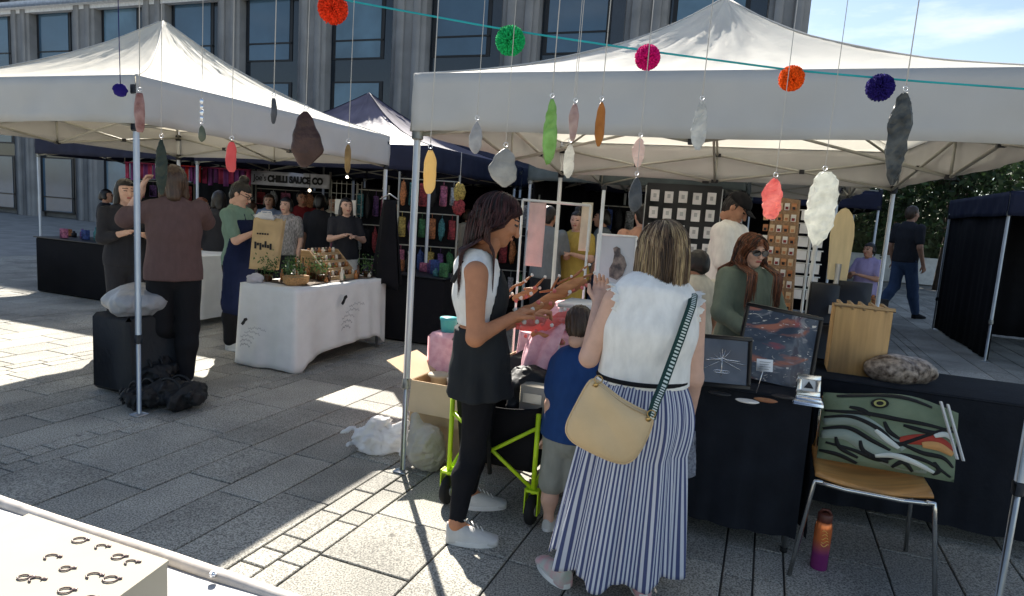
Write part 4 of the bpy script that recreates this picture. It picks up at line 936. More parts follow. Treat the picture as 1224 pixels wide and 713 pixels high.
# folding wagon
lime=mat('lime_paint',(.50,.72,.02),rough=.4); rub=mat('rubber',(.012,.012,.012),rough=.8)
W0=np.array([-.27,3.27,0]); ww,wl=.47,.80; wc=W0+U*ww/2+V*wl/2
t=thing('folding_wagon','black folding wagon with lime green tube frame','wagon',wc)
cn_=[W0,W0+U*ww,W0+U*ww+V*wl,W0+V*wl]
mb=MB()
for i in range(4): mb.tube([cn_[i]+Z*.16,cn_[i]+Z*.57],.013,8)
for i in range(4):
    a_,b_=cn_[i],cn_[(i+1)%4]; n_=1
    mb.tube([a_+Z*.18,b_+Z*.5],.010,8); mb.tube([b_+Z*.18,a_+Z*.5],.010,8)
obj('frame',mb,lime,t)
mb=MB(); 
for i in range(4):
    a_,b_=cn_[i],cn_[(i+1)%4]; ctr=wc
    f_=lambda x,y,a_=a_,b_=b_:(a_+(b_-a_)*x)+(ctr-(a_+(b_-a_)*x))*(.05+.10*(1-y))+Z*(.24+.35*y-.03*math.sin(x*3.14)*y)
    mb.grid(f_,14,8)
mb.box(wc+Z*.25,(ww*.8,wl*.8,.02),(U,V,Z)); obj('fabric_tub',mb,cb,t,solid=.006)
for i,(a_,b_) in enumerate([(0,0),(1,0),(0,1),(1,1)]):
    c=W0+U*ww*a_+V*(wl*b_)+Z*.078; mb=MB()
    mb.lathe(c-U*.022,[(.035,0),(.066,.002),(.075,.01),(.077,.022),(.075,.034),(.066,.042),(.035,.044)],22,ax=(V,Z,U)); wh=obj('wheel',mb,rub,t)
    mb=MB(); mb.lathe(c-U*.026,[(.03,0),(.03,.052)],12,ax=(V,Z,U)); obj('hub',mb,steel,wh); mb=MB(); mb.box(c+U*.034+Z*.045,(.006,.05,.13),(U,V,Z)); mb.box(c-U*.034+Z*.045,(.006,.05,.13),(U,V,Z)); mb.box(c+Z*.10,(.075,.05,.012),(U,V,Z)); obj('fork',mb,lime,wh)
mb=MB(); mb.tube([W0+U*ww/2-V*.01+Z*.22,W0+U*ww/2-V*.07+Z*.45,W0+U*ww/2-V*.03+Z*.75],.012,8); mb.box(W0+U*ww/2-V*.03+Z*.76,(.14,.03,.03),(U,V,Z),bev=.01); obj('handle',mb,rub,t)
sack('bag',wc+Z*.60+U*.08-V*.12,(.15,.15,.14),51,bag,'black tote bag standing in the folding wagon','bag',amp=.2)
mb=MB(); mb.box(wc+U*.17-V*.27+Z*.60,(.14,.1,.16),(U,V,Z),bev=.004); mb.box(wc+U*.17-V*.325+Z*.62,(.10,.004,.05),(U,V,Z),mi=1); single('paper_packet',mb,[cream,steel],'white printed packet in the near right corner of the wagon','packet')
mb=MB(); mb.box(wc+U*.02+V*.2+Z*.62,(.3,.24,.2),(U,V,Z),bev=.01); single('storage_box',mb,mat('dark_plastic',(.03,.035,.035),rough=.4),'dark storage box at the back of the folding wagon','box')
# pink covered display table in the middle
pinkc=mat('pink_cloth',(.72,.36,.42),rough=.85,var=.1,scale=25,bump=.15,col2=(.80,.48,.52)); 
D0=np.array([.02,4.05,0.]); dw,dl,dz=.62,.9,.80
t=thing('display_table','narrow table under a pale pink cloth behind the folding wagon','table',D0+U*dw/2+V*dl/2)
def fn(x,y):
    a=2*math.pi*x; q=np.array([math.copysign(abs(math.cos(a))**.3,math.cos(a))*dw/2,math.copysign(abs(math.sin(a))**.3,math.sin(a))*dl/2]); k=1+.05*y+.035*y*math.sin(a*17)+.02*y*math.sin(a*31); return D0+U*(dw/2+q[0]*k)+V*(dl/2+q[1]*k)+Z*(dz-(dz-.35)*y)
mb=MB(); mb.grid(fn,160,10); mb.add([fn(i/40,0) for i in range(40)],[tuple(range(40))]); obj('tablecloth',mb,pinkc,t)
for a_,b_ in((.1,.1),(.9,.1),(.1,.9),(.9,.9)):
    p=D0+U*dw*a_+V*dl*b_; mb=MB(); mb.tube([p,p+Z*(dz-.02)],.014,8); obj('leg',mb,steel,t)
c=aty(536,400,4.3); c[2]=0
mb=MB(); mb.box(c+Z*.36,(.22,.22,.72),(U,V,Z),bev=.03); mb.m=[0]*len(mb.m); single('covered_box',mb,pinkc,'pink covered upright box at the left behind the dark-haired woman','box')
mb=MB(); mb.lathe(c+Z*.722,[(.05,0),(.058,.075),(.062,.08),(.062,.095),(.02,.1)],20); single('tub',mb,mat('teal_plastic',(.08,.42,.44),rough=.35),'teal tub standing on the pink covered box','tub')
# wooden pieces held / displayed in the middle
ww1=mat('red_wood',(.42,.15,.06),rough=.45,col2=(.62,.30,.13),scale=9,stretch=(1,1,5)); ww2=mat('orange_wood',(.50,.22,.09),rough=.5,col2=(.30,.11,.05),scale=7)
pinkg=mat('coral_glass',(.75,.22,.20),rough=.2,spec=.7,trans=.3); shell=mat('shell_white',(.75,.72,.66),rough=.35)
TZ=dz+.004
def slabp(c,ax,ln,w,th,m,label,seed,cat='ornament',nm='wooden_ornament'):
    ax=np.array(ax,float); ax/=np.linalg.norm(ax); sd_=np.cross(ax,[0,1,.2]); sd_/=np.linalg.norm(sd_); n_=np.cross(ax,sd_)
    mb=stone_mb((0,0,0),w,ln,th,.2,.4,seed=seed,amp=.09); mb.v=[tuple(np.array(c)+sd_*p[0]+n_*p[1]+ax*p[2]) for p in mb.v]
    t=thing(nm,label,cat,c,'wooden and glass ornaments on the pink table'); obj('board',mb,m,t); rg=np.random.RandomState(seed)
    for k in range(5):
        b=MB(); q=np.array(c)+ax*ln*(-.4+.2*k)+sd_*w*.3*rg.randn()-Y_*th*.6; b.blob(q,(.011,.008,.011),6,amp=.2,seed=k); obj('bead',b,shell if k%2 else pinkg,t)
YD=3.75
for i,(px,py,Yd,axv,ln,w,m,lab) in enumerate([
 (665,352,3.7,(.9,0,.62),.36,.07,ww1,'long red-brown carved wood piece rising to the right, topmost of the pile'),
 (640,372,3.66,(.9,0,.5),.24,.08,ww2,'short orange-brown wood piece at the left of the pile'),
 (684,345,3.85,(.8,.1,.55),.20,.06,ww2,'orange wood piece tipped with white shells at the right end'),
 (648,388,3.62,(.9,0,.25),.26,.07,pinkg,'coral glass piece lying under the wooden ones'),
 (670,383,3.68,(.9,0,.35),.2,.09,pinkg,'broad coral glass slice near the boy'),
 (628,352,3.75,(.9,0,.45),.16,.05,ww1,'small dark red wood piece near the fingers of the woman in black'),
 (655,405,3.6,(.9,0,-.2),.2,.06,ww1,'dark red wood piece at the bottom of the pile')]):
    slabp(aty(px,py,Yd),axv,ln,w,.03,m,lab,60+i)
rg=np.random.RandomState(12)
for k in range(12):      # white tipped sticks fanned above the pile
    px,py=[(612,345),(620,340),(629,335),(636,345),(645,338),(655,348),(690,328),(697,322),(702,330),(664,338),(675,335),(606,358)][k]
    c=aty(px,py,3.8); a_=np.array([.7,.0,.6+.3*rg.randn()]); a_/=np.linalg.norm(a_); mb=MB(); mb.tube([c-a_*.05,c,c+a_*.04],[.006,.008,.003],7,mi=1); mb.blob(c+a_*.045,.009,6,mi=0,amp=.2,seed=k)
    single('beaded_stick',mb,[shell,ww2],'white tipped wooden stick in the pile above the boy','ornament','white tipped sticks on the pink table')
sack('cloth_pile',D0+U*.3+V*.32+Z*(dz+.09),(.26,.2,.09),71,pinkc,'rumpled pink cloth heaped on the display table under the wooden pieces','cloth',amp=.3,h=.012)
mb=MB(); hx=aty(640,425,3.45); mb.grid(lambda x,y:hx+U*(x-.5)*.16+Z*(.16-.36*y)+V*(.02*math.sin(x*14+y*3)+.3*(1-y)**3)+U*.03*math.sin(y*4)*(x-.5),22,20)
single('scarf',mb,pinkc,'pale pink scarf hanging between the woman in black and the boy','scarf',solid=.004)
mb=MB(); q=aty(712,362,4.0); mb.box(q+U*0-Z*.02,(.40,.3,.03),(U,V,Z),bev=.004)
for a_,b_ in((-.18,-.13),(.18,-.13),(-.18,.13),(.18,.13)): mb.tube([q*[1,1,0]+U*a_+V*b_,q+U*a_+V*b_-Z*.03],.012,6)
single('side_table',mb,mat('white_paint',(.75,.75,.74),rough=.4),'small white side table behind the head of the boy','table')
# textile rail
t=thing('textile_rail','slim metal rail hung with two plain cloth strips','rail',aty(665,400,4.55)*[1,1,0])
a_=aty(625,239,4.6); b_=aty(706,246,4.45); mb=MB(); mb.tube([a_,b_],.010,8); obj('crossbar',mb,alu,t)
for p in(a_,b_): mb=MB(); mb.tube([p*[1,1,0],p],.009,8); obj('upright',mb,alu,t)
tx=mat('pale_pink_textile',(.66,.47,.45),rough=.9,bump=.3,bscale=150,trans=.2); tx2=mat('cream_textile',(.62,.56,.44),rough=.9,bump=.3,bscale=150,trans=.2)
for (p0,p1,py,m,lab) in((633,653,318,tx,'pale pink woven cloth strip'),(696,709,300,tx2,'cream woven cloth strip')):
    q0=aty(p0,242,4.57);q1=aty(p1,243,4.53); zb=aty(p0,py,4.57)[2]; zt=q0[2]; mb=MB(); mb.grid(lambda x,y:q0*[1,1,0]+(q1-q0)*[1,1,0]*x+Z*(zt-(zt-zb)*y)+V*.006*math.sin(x*7+y*4),10,16); obj('textile',mb,m,t,lab,solid=.004)
# white pole with black knob and picture stand
t=thing('sign_pole','thin white pole with a black knob in front of the picture stand','pole',aty(705,420,3.95)*[1,1,0])
q=aty(722,227,3.95); mb=MB(); mb.tube([(q[0],q[1],0),tuple(q)],.011,8); obj('pole',mb,MC['white_paint'],t); mb=MB(); mb.blob(q+Z*.012,.018,8); obj('knob',mb,jnt,t)
pic=mat('print_grey',(.50,.53,.57),rough=.5,var=.12,scale=3); fg=mat('print_figure',(.10,.09,.10),rough=.6,var=.4,scale=25,col2=(.30,.25,.22))
t=thing('picture_board','pale framed print of a dark standing shape','picture',aty(737,340,4.35)*[1,1,0])
p0=aty(716,280,4.4);p1=aty(762,283,4.3); zt=p0[2]; zb=aty(714,338,4.4)[2]; dx=(p1-p0)*[1,1,0]; nn=np.cross(dx,Z); nn/=np.linalg.norm(nn)
mb=MB(); mb.poly([p0*[1,1,0]+Z*zb,p0*[1,1,0]+dx+Z*zb,p0*[1,1,0]+dx+Z*zt,p0*[1,1,0]+Z*zt],nn,.02); obj('board',mb,pic,t)
mb=MB(); o_=p0*[1,1,0]+nn*.014
for s0,s1,z_ in((0,1,zt),(0,1,zb)): mb.tube([o_+dx*s0+Z*z_,o_+dx*s1+Z*z_],.008,6)
for s0 in(0,1): mb.tube([o_+dx*s0+Z*zb,o_+dx*s0+Z*zt],.008,6)
obj('frame',mb,MC['white_paint'],t)
hh=zt-zb; mb=MB(); mb.poly([o_+dx*a+Z*(zb+hh*b) for a,b in [(.38,.15),(.58,.1),(.72,.2),(.8,.42),(.72,.58),(.62,.64),(.60,.74),(.5,.78),(.42,.74),(.46,.62),(.44,.45),(.36,.32)]],nn,.006); obj('printed_figure',mb,fg,t)
mb=MB(); mb.tube([p0*[1,1,0]+dx*.2-nn*.1,p0*[1,1,0]+dx*.2+Z*zb],.01,6); mb.tube([p0*[1,1,0]+dx*.8-nn*.1,p0*[1,1,0]+dx*.8+Z*zb],.01,6); obj('leg',mb,steel,t)
# ================================================================ RIGHT STALL
blk=mat('black_tablecloth',(.010,.012,.017),rough=.85,bump=.15,bscale=40,spec=.25,var=.2)
Tf=np.array([1.42,2.94,0]); T0=Tf-U*1.0
def blacktable(o,w,d,z,label,skirt_z=.1):
    t=thing('display_table',label,'table',o+U*w/2+V*d/2)
    per_=[o,o+U*w,o+U*w+V*d,o+V*d]; nn_=[-V,U,V,-U]; mb=MB()
    for i in range(4):
        a,b=per_[i],per_[(i+1)%4]; mb.grid(lambda x,y,a=a,b=b,i=i:a+(b-a)*x+nn_[i]*(.004+.016*y*(1+math.sin(x*11+i))+.009*y*(1+math.sin(x*37+i*2+y))+.004*(1+math.sin(x*71))*y)+Z*(z-(z-skirt_z)*y),90,8)
    mb.box(o+U*w/2+V*d/2+Z*(z-.006),(w+.016,d+.016,.018),(U,V,Z),bev=.005); obj('tablecloth',mb,blk,t)
    for a_,b_ in((.04,.05),(.96,.05),(.04,.95),(.96,.95)):
        p=o+U*w*a_+V*d*b_; mb=MB(); mb.tube([p,p+Z*(z-.02)],.013,8); mb.lathe(p,[(.017,0),(.017,.025)],10,mi=1); obj('leg',mb,[steel,rub],t)
blacktable(T0,1.0,.72,.775,'table under a black cloth holding the framed pictures')
blacktable(np.array([1.60,3.48,0]),1.3,.55,.775,'second black covered table behind the wooden chair')
fr=mat('black_frame',(.012,.012,.014),rough=.35,spec=.5); 
def artmat(name,cols,scale,glossy=.12):
    m=mat(name,cols[0],rough=glossy,spec=.7,scale=scale,detail=3)
    n,L=nodes_of(m); r=[q for q in n if q.type=='VALTORGB'][0]; cr=r.color_ramp
    while len(cr.elements)>1: cr.elements.remove(cr.elements[-1])
    for i,(p,c) in enumerate(cols[1]):
        e=cr.elements[0] if i==0 else cr.elements.new(p); e.position=p; e.color=(*c,1)
    no=[q for q in n if q.type=='TEX_NOISE'][0]; no.inputs['Distortion'].default_value=1.2
    return m
art1=artmat('art_dark',((.1,.1,.12),[(.30,(.025,.03,.04)),(.5,(.06,.07,.085)),(.62,(.13,.135,.14)),(.72,(.07,.06,.065))]),5)
art2=artmat('art_grey',((.1,.1,.12),[(.3,(.07,.075,.085)),(.7,(.14,.15,.165))]),3)
def frame(BL,BR,TL,m,label,bw=.02,th=.02,nm='framed_picture',fm=fr):
    BL,BR,TL=map(np.array,(BL,BR,TL)); ux=BR-BL; w=np.linalg.norm(ux); ux/=w; uz=TL-BL; uz-=ux*uz.dot(ux); h=np.linalg.norm(uz); uz/=h; n_=np.cross(ux,uz)
    t=thing(nm,label,'picture',BL)
    mb=MB(); mb.box(BL+ux*w/2+uz*h/2,(w-.01,h-.01,th*.4),(ux,uz,n_)); obj('picture',mb,m,t)
    mb=MB()
    for a,b,ww,hh in((.5,0,w,bw),(.5,1,w,bw)): mb.box(BL+ux*w*a+uz*(bw/2 if b==0 else h-bw/2),(ww,hh,th),(ux,uz,n_),bev=.003)
    for a in(bw/2,w-bw/2): mb.box(BL+ux*a+uz*h/2,(bw,h-2*bw,th),(ux,uz,n_),bev=.003)
    obj('frame',mb,fm,t)
    return t,(lambda x,y,o=.0:BL+ux*w*x+uz*h*y+n_*(th*.2+.0025+o)),ux,uz,n_,w,h
n,L=nodes_of(art1); b=n['Principled BSDF']; src=b.inputs['Base Color'].links[0].from_socket; tco=[k for k in n if k.type=='TEX_COORD'][0]
for (sc,lo_,hi_,cl,off_,dist) in((5,.60,.66,(.36,.12,.06),3.4,1.2),(7,.58,.66,(.34,.31,.29),7.,1.8),(5,.61,.67,(.33,.05,.05),11.,1.0),(24,.63,.68,(.7,.62,.5),5.,3.)):
    mpp=n.new('ShaderNodeMapping'); mpp.inputs['Location'].default_value=(off_,off_*.7,off_*.3); mpp.inputs['Rotation'].default_value=(0,.7,0); mpp.inputs['Scale'].default_value=(.55,1,1.3); L.new(tco.outputs['Object'],mpp.inputs[0])
    q_=n.new('ShaderNodeTexNoise'); q_.inputs['Scale'].default_value=sc; q_.inputs['Distortion'].default_value=dist; q_.inputs['Detail'].default_value=5; L.new(mpp.outputs[0],q_.inputs[0])
    r_=n.new('ShaderNodeValToRGB'); r_.color_ramp.elements[0].position=lo_; r_.color_ramp.elements[1].position=hi_; L.new(q_.outputs[0],r_.inputs[0]); mi_=n.new('ShaderNodeMixRGB'); mi_.inputs[2].default_value=(*cl,1); L.new(r_.outputs[0],mi_.inputs[0]); L.new(src,mi_.inputs[1]); src=mi_.outputs[0]
L.new(src,b.inputs['Base Color'])
t,q,ux,uz,n_,w,h=frame(aty(874,452,3.22),aty(968,474,3.12),aty(886,360,3.36),art1,'large black framed picture with orange and white swirls leaning back')
sw=[mat('paint_'+a,c,rough=.5) for a,c in dict(orange=(.62,.22,.12),bone=(.55,.50,.45),rose=(.38,.10,.10),ash=(.22,.23,.24)).items()]
def blobs(t,q,ux,uz,n_,w,specs,name='painted_shape'):
    for k,(x,y,a,b,ang,mi) in enumerate(specs):
        rg=np.random.RandomState(k+5); P=[]
        for i in range(26):
            th=2*math.pi*i/26; r_=1+.28*math.sin(3*th+k)+.18*math.sin(7*th+2*k)+.12*math.sin(11*th+k); ca,sa=math.cos(th)*a*r_,math.sin(th)*b*r_; P.append(q(x,y)+ux*(ca*math.cos(ang)-sa*math.sin(ang))+uz*(ca*math.sin(ang)+sa*math.cos(ang)))
        mb=MB(); mb.poly(P,n_,.0015+.0006*k); obj(name,mb,sw[mi],t)
pass
t,q,ux,uz,n_,w,h=frame(aty(826,460,3.02),aty(897,467,2.96),aty(836,399,3.10),art2,'smaller black framed grey picture with a silver ornament')
mb=MB(); 
for k in range(9): mb.tube([q(.5,.52,.002),q(.5+(.05+.09*(k%5))*(-1 if k%2 else 1),.52+.2*math.cos(k*1.1),.002)],.0014,4)
mb.tube([q(.22,.5,.002),q(.42,.53,.002),q(.5,.56,.002),q(.58,.53,.002),q(.80,.52,.002)],.003,5); mb.tube([q(.5,.2,.002),q(.5,.75,.002)],.002,5)
for k in range(6): mb.tube([q(.5+.06*math.cos(a)+.03*(k-2.5),.3+.03*math.sin(a),.002) for a in np.linspace(0,6.2,9)],.0012,4)
obj('silver_ornament',mb,silver,t)
c=q(.1,.13,.012); mb=MB(); mb.blob(c,(.012,.008,.016),7,amp=.1); single('sticker',mb,mat('lime_sticker',(.55,.75,.05),rough=.4),'small lime green knob at the lower left corner of the smaller frame','sticker')
# tag on stick
t=thing('price_card','small white card on a thin stick between the two frames','card',aty(905,462,2.98)); q0=aty(914,437,2.97)
mb=MB(); mb.box(q0,(.072,.003,.058),(ux,n_,uz),bev=.001); obj('card',mb,MC['white_paint'],t); mb=MB(); mb.tube([aty(904,470,2.96),q0],.0022,5); obj('stick',mb,silver,t)
mb=MB()
for k in range(4): mb.tube([q0-Y_*.004+ux*(-.024)+uz*(.016-.011*k),q0-Y_*.004+ux*(.024-.006*(k%2))+uz*(.016-.011*k)],.0009,4)
obj('small_print',mb,ink,t)
# silver small frame + glass boxes
t,q,ux,uz,n_,w,h=frame(aty(951,472,2.98),aty(980,476,2.95),aty(955,447,3.02),mat('photo_white',(.62,.62,.60),rough=.4),'small square silver frame with a black triangle motif',bw=.024,th=.025,fm=silver)
mb=MB(); mb.poly([q(.3,.36,.001),q(.7,.36,.001),q(.62,.52,.001),q(.5,.68,.001),q(.40,.5,.001)],n_,.002); obj('motif',mb,ink,t)
mb=MB(); c=aty(966,480,2.93); mb.box(c-Z*.008,(.13,.06,.02),(U,V,Z),bev=.004); mb.box(c+Z*.012,(.11,.05,.014),(U,V,Z),bev=.003); single('trinket_box',mb,silver,'flat silver trinket box in front of the small silver frame','box')
for i,(px,py,lab,m) in enumerate([(860,472,'dark round dish in front of the smaller frame',fr),(915,480,'copper coloured flat brooch on the black table',ww2),(893,481,'white button badge on the front of the black table',shell),(936,476,'black ring tray beside the silver frame',fr)]):
    c=aty(px,py,3.0); c=atz(px,py,.778); mb=MB(); mb.lathe(c,[(.03,0),(.04,.006),(.035,.009),(.01,.006)],16,ax=(U*1.3,V*.8,Z)); single('trinket',mb,m,lab,'trinket')
# wooden box with compartments
W1=aty(1019,446,3.62); W1[2]=.777; t=thing('wooden_box','tall pale pine box with an open notched top','box',W1)
bw_,bd_,bh_=.28,.20,.37; mb=MB()
o=W1+U*.0
mb.box(o-V*bd_/2+Z*bh_/2,(bw_,.014,bh_),(U,V,Z),bev=.002); mb.box(o+V*bd_/2+Z*bh_/2,(bw_,.014,bh_),(U,V,Z),bev=.002)
for sg in(-1,1): mb.box(o+U*sg*(bw_/2-.007)+Z*bh_/2,(.014,bd_-.016,bh_-.004),(U,V,Z),bev=.002)
mb.box(o+Z*.01,(bw_-.03,bd_-.02,.02),(U,V,Z)); mb.box(o+Z*(bh_-.07),(bw_-.03,bd_-.02,.012),(U,V,Z)); obj('carcass',mb,wd2,t)
mb=MB(); 
for k in range(5): mb.box(o+U*(-.11+.055*k)+Z*(bh_+.006),(.018,bd_+.02,.03),(U,V,Z),bev=.003)
mb.box(o-V*(bd_/2-.0)+Z*(bh_+.01),(bw_+.02,.022,.018),(U,V,Z),bev=.002); obj('slats',mb,wd,t)
t=thing('black_display_box','black card holder box behind the pine box','box',aty(990,345,3.9)); c=aty(985,350,3.95); c[2]=1.12
mb=MB(); mb.box(c+U*0,(.16,.1,.24),(U,V,Z),bev=.004); mb.box(aty(1022,345,3.9)+Z*-.03,(.18,.03,.14),(U,V,Z),bev=.003); obj('box',mb,fr,t); mb=MB(); mb.box(c+U*.05-V*.053-Z*.03,(.035,.003,.05),(U,V,Z)); obj('card',mb,shell,t)
mb=MB(); mb.box(c*[1,1,0]+Z*.89,(.2,.14,.22),(U,V,Z),bev=.01); single('plinth',mb,fr,'black plinth under the black card holder','plinth')
# tall wooden board (oar-like)
c=aty(1000,335,4.0); tp=aty(1004,248,4.0); t=thing('wooden_board','tall pale wooden board with a rounded tip standing behind the pine box','board',c*[1,1,0]+Z*.0)
mb=MB(); H_=tp[2]-c[2]; P=[]; hw_=.066
for x,z in [(-1,0),(1,0),(1,.62),(.92,.78),(.66,.91),(.3,.98),(0,1),(-.3,.98),(-.66,.91),(-.92,.78),(-1,.62)]: P.append(c+U*(hw_*x*(.82+.18*min(1,z*2)))+Z*(H_*z)+V*.05*z)
mb.poly(P,V*-1,.02); obj('board',mb,mat('board_wood',(.60,.46,.25),rough=.6,var=.12,scale=3,stretch=(10,10,1)),t)
mb=MB(); mb.tube([c*[1,1,0],c+Z*.1],.018,8); mb.tube([c*[1,1,0]-U*.15,c*[1,1,0]+U*.15],.012,6); mb.tube([c*[1,1,0]-V*.15,c*[1,1,0]+V*.15],.012,6); obj('stand',mb,steel,t)
sack('pouch',aty(1078,425,3.45)*[1,1,0]+Z*.84,(.19,.10,.085),81,mat('sequin_brown',(.05,.028,.02),rough=.35,col2=(.42,.34,.27),scale=38,bump=.3,bscale=110),'brown patterned pouch on the second black table','bag',amp=.10,h=.008,fold=14)
# bottles and jars behind large frame
for i,(px,py,m,lab) in enumerate([(952,392,fr,'tall black bottle behind the large frame'),(962,400,ww2,'amber jar behind the large frame'),(973,398,jm[2],'cream jar left of the pine box'),(944,398,jm[1],'squat brown jar behind the large frame corner')]):
    c=aty(px,py,3.55); c[2]=.89 if i else .95; mb=MB(); hb=.16 if i==0 else .09; mb.lathe(c*[1,1,0]+Z*.78,[(.03,0),(.032,.2),(.012,.24),(.012,.24+hb*.5),(.016,.245+hb*.5)],14); single('bottle',mb,m,lab,'bottle')
# steel tripod legs
t=thing('tripod','slim steel tripod standing behind the black bottle','stand',aty(968,400,4.3)*[1,1,0]); q=aty(975,292,4.3); mb=MB()
for a in (0,2.1,4.2): mb.tube([q*[1,1,0]+np.array([math.cos(a),math.sin(a),0])*.25,q*[1,1,0]+Z*.75,q],[.010,.012,.014],8)
obj('legs',mb,alu,t)
# chair with patterned tote
CH0=atz(975,571,.46); t=thing('chair','wooden seated chair with chrome legs holding the patterned cushion','chair',CH0*[1,1,0]+U*.22+V*.22)
ply=mat('orange_ply',(.50,.24,.07),rough=.35,var=.25,scale=3,stretch=(1,10,1),coat=.3); chrome=mat('chrome',(.62,.62,.60),rough=.18,metal=1.)
mb=MB(); mb.grid(lambda x,y:CH0+U*(.46*x)+V*(.02+.42*y)+Z*(.0-.018*math.sin(math.pi*x)+.012*(2*x-1)**2-.02*max(0,.12-y)*3),20,16); obj('seat',mb,ply,t,solid=.013)
mb=MB(); mb.grid(lambda x,y:CH0+U*(.03+.40*x)+V*(.44+.06*y+.03*math.sin(math.pi*x))+Z*(.06+.20*y),16,10); obj('backrest',mb,ply,t,solid=.011)
for (x_,y_,dx_,dy_) in((.0,.0,-.06,-.05),(.46,.0,.05,-.05),(.0,.42,-.03,.06),(.46,.42,.03,.06)):
    p=CH0+U*x_+V*y_-Z*.016; mb=MB(); mb.tube([p+U*(.03 if x_==0 else -.03),p,p-Z*.03+U*dx_*.1,p*[1,1,0]+U*dx_+V*dy_],.010,8); obj('leg',mb,chrome,t)
mb=MB(); p=CH0-Z*.018; mb.tube([p,p+U*.12-Z*.012,p+U*.34-Z*.012,p+U*.46],.010,8); obj('seat_rail',mb,chrome,t)
for q_ in(.02,.44): mb=MB(); mb.tube([p+V*.42+U*q_,p+V*.44+U*q_+Z*.22,p+V*.46+U*q_+Z*.26],.009,8); obj('back_post',mb,chrome,t)
# tote: padded fabric with painted ribbons
tb0=CH0+U*.015+V*.22+Z*.02; gr=mat('tote_green',(.13,.17,.10),rough=.75,var=.12,scale=6,bump=.15,bscale=100,col2=(.19,.235,.15))
t=thing('patterned_cushion','green and black patterned cushion leaning on the wooden chair','cushion',tb0); tw_,th_=.56,.315
lean_=V*.30+Z*.954
def tp_(x,y,o=0.): 
    e=max(0,1-abs(2*x-1)**3.2)*max(0,1-abs(2*y-1)**3.2); return tb0+U*(tw_*x)+lean_*(th_*(y)*(1+.0))-np.cross(U,lean_)*-1*(0)+(-V*.954+Z*.30)*(.055*e**.6+.006*math.sin(x*13)*math.sin(y*9)+o)+Z*(.035*math.sin(3.14*x)-.01*math.sin(7*x))*y
mb=MB(); mb.grid(lambda x,y:tp_(x,y),36,24); mb.grid(lambda x,y:tp_(x,y,-.0)*1+(V*.954-Z*.30)*(.10*(max(0,1-abs(2*x-1)**3.2)*max(0,1-abs(2*y-1)**3.2))**.6),36,24); mb.v=mb.v; obj('cover',mb,gr,t)
pb=mat('print_black',(.012,.012,.012),rough=.8); pwh=mat('print_white',(.62,.64,.58),rough=.8); pr_=mat('print_red',(.40,.05,.03),rough=.8); po=mat('print_orange',(.65,.33,.12),rough=.8); pg=mat('print_grey_green',(.28,.33,.28),rough=.8)
def ribbon(pts,wd_,m,nm='printed_line',o=.002):
    mb=MB(); P=[np.array(p) for p in pts]; vs=[];fs=[]
    # smooth polyline
    T=np.linspace(0,len(P)-1,6*len(P)); Q=[]
    for s_ in T:
        i=int(min(s_,len(P)-2)); f=s_-i; a_=P[max(i-1,0)];b_=P[i];c_=P[i+1];d_=P[min(i+2,len(P)-1)]
        Q.append(.5*((2*b_)+(-a_+c_)*f+(2*a_-5*b_+4*c_-d_)*f*f+(-a_+3*b_-3*c_+d_)*f**3))
    for i,p in enumerate(Q):
        d=Q[min(i+1,len(Q)-1)]-Q[max(i-1,0)]; d/=np.linalg.norm(d)+1e-9; nn_=np.array([-d[1],d[0]]); w_=wd_*(.5+.5*math.sin(math.pi*(i+.6)/len(Q)))
        for sg in(-1,1):
            x,y=p+nn_*w_*sg*[1,1.6]; vs.append(tp_(min(max(x,.01),.99),min(max(y,.01),.99),o))
    for i in range(len(Q)-1): fs.append((2*i,2*i+1,2*i+3,2*i+2))
    mb.add(vs,fs,0,True); obj(nm,mb,m,t,solid=.0012)
ribbon([(.02,.55),(.25,.62),(.45,.45),(.62,.30)],.055,pg,o=.0015); ribbon([(.0,.35),(.2,.4),(.4,.22),(.6,.12),(.8,.1)],.06,pg,o=.0015)
for pts in [[(.02,.72),(.3,.72),(.6,.66),(.98,.70)],[(.02,.62),(.22,.66),(.42,.52),(.55,.36),(.66,.42),(.98,.78)],[(.02,.45),(.2,.5),(.38,.36),(.52,.26)],[(.05,.25),(.25,.2),(.45,.12),(.6,.22),(.8,.2),(.97,.06)],[(.3,.34),(.34,.2),(.52,.1)],[(.1,.95),(.4,.98),(.8,.92)],[(.6,.36),(.75,.3),(.9,.3),(.98,.2)],[(.12,.35),(.16,.2),(.3,.1)],[(.55,.05),(.62,.14),(.7,.04)],[(.84,.22),(.88,.12),(.84,.05)],[(.0,.12),(.15,.1),(.3,.02)],[(.46,.62),(.5,.5),(.58,.42)],[(.2,.8),(.3,.76),(.36,.68)],[(.6,.6),(.75,.58),(.9,.62)]]: ribbon(pts,.018,pb,o=.0035)
ribbon([(.58,.4),(.72,.46),(.86,.5),(.97,.44)],.045,pr_,o=.0025); ribbon([(.74,.40),(.86,.43),(.97,.38)],.035,po,o=.0045); ribbon([(.40,.5),(.50,.38),(.58,.3)],.022,pwh,o=.005); ribbon([(.42,.16),(.55,.2),(.7,.16),(.85,.08)],.022,pwh,o=.0045); ribbon([(.82,.55),(.9,.62),(.96,.58)],.022,pwh,o=.0045)
for rr_,m,o in((.050,pb,.006),(.034,mat('print_gold',(.38,.36,.12),rough=.8),.0085),(.020,pb,.011)):
    mb=MB(); mb.add([tp_(.42+rr_*1.3*math.cos(a),.86+rr_*1.35*math.sin(a),o) for a in np.linspace(0,2*math.pi,20,endpoint=False)],[tuple(range(20))]); obj('printed_eye',mb,m,t,solid=.002)
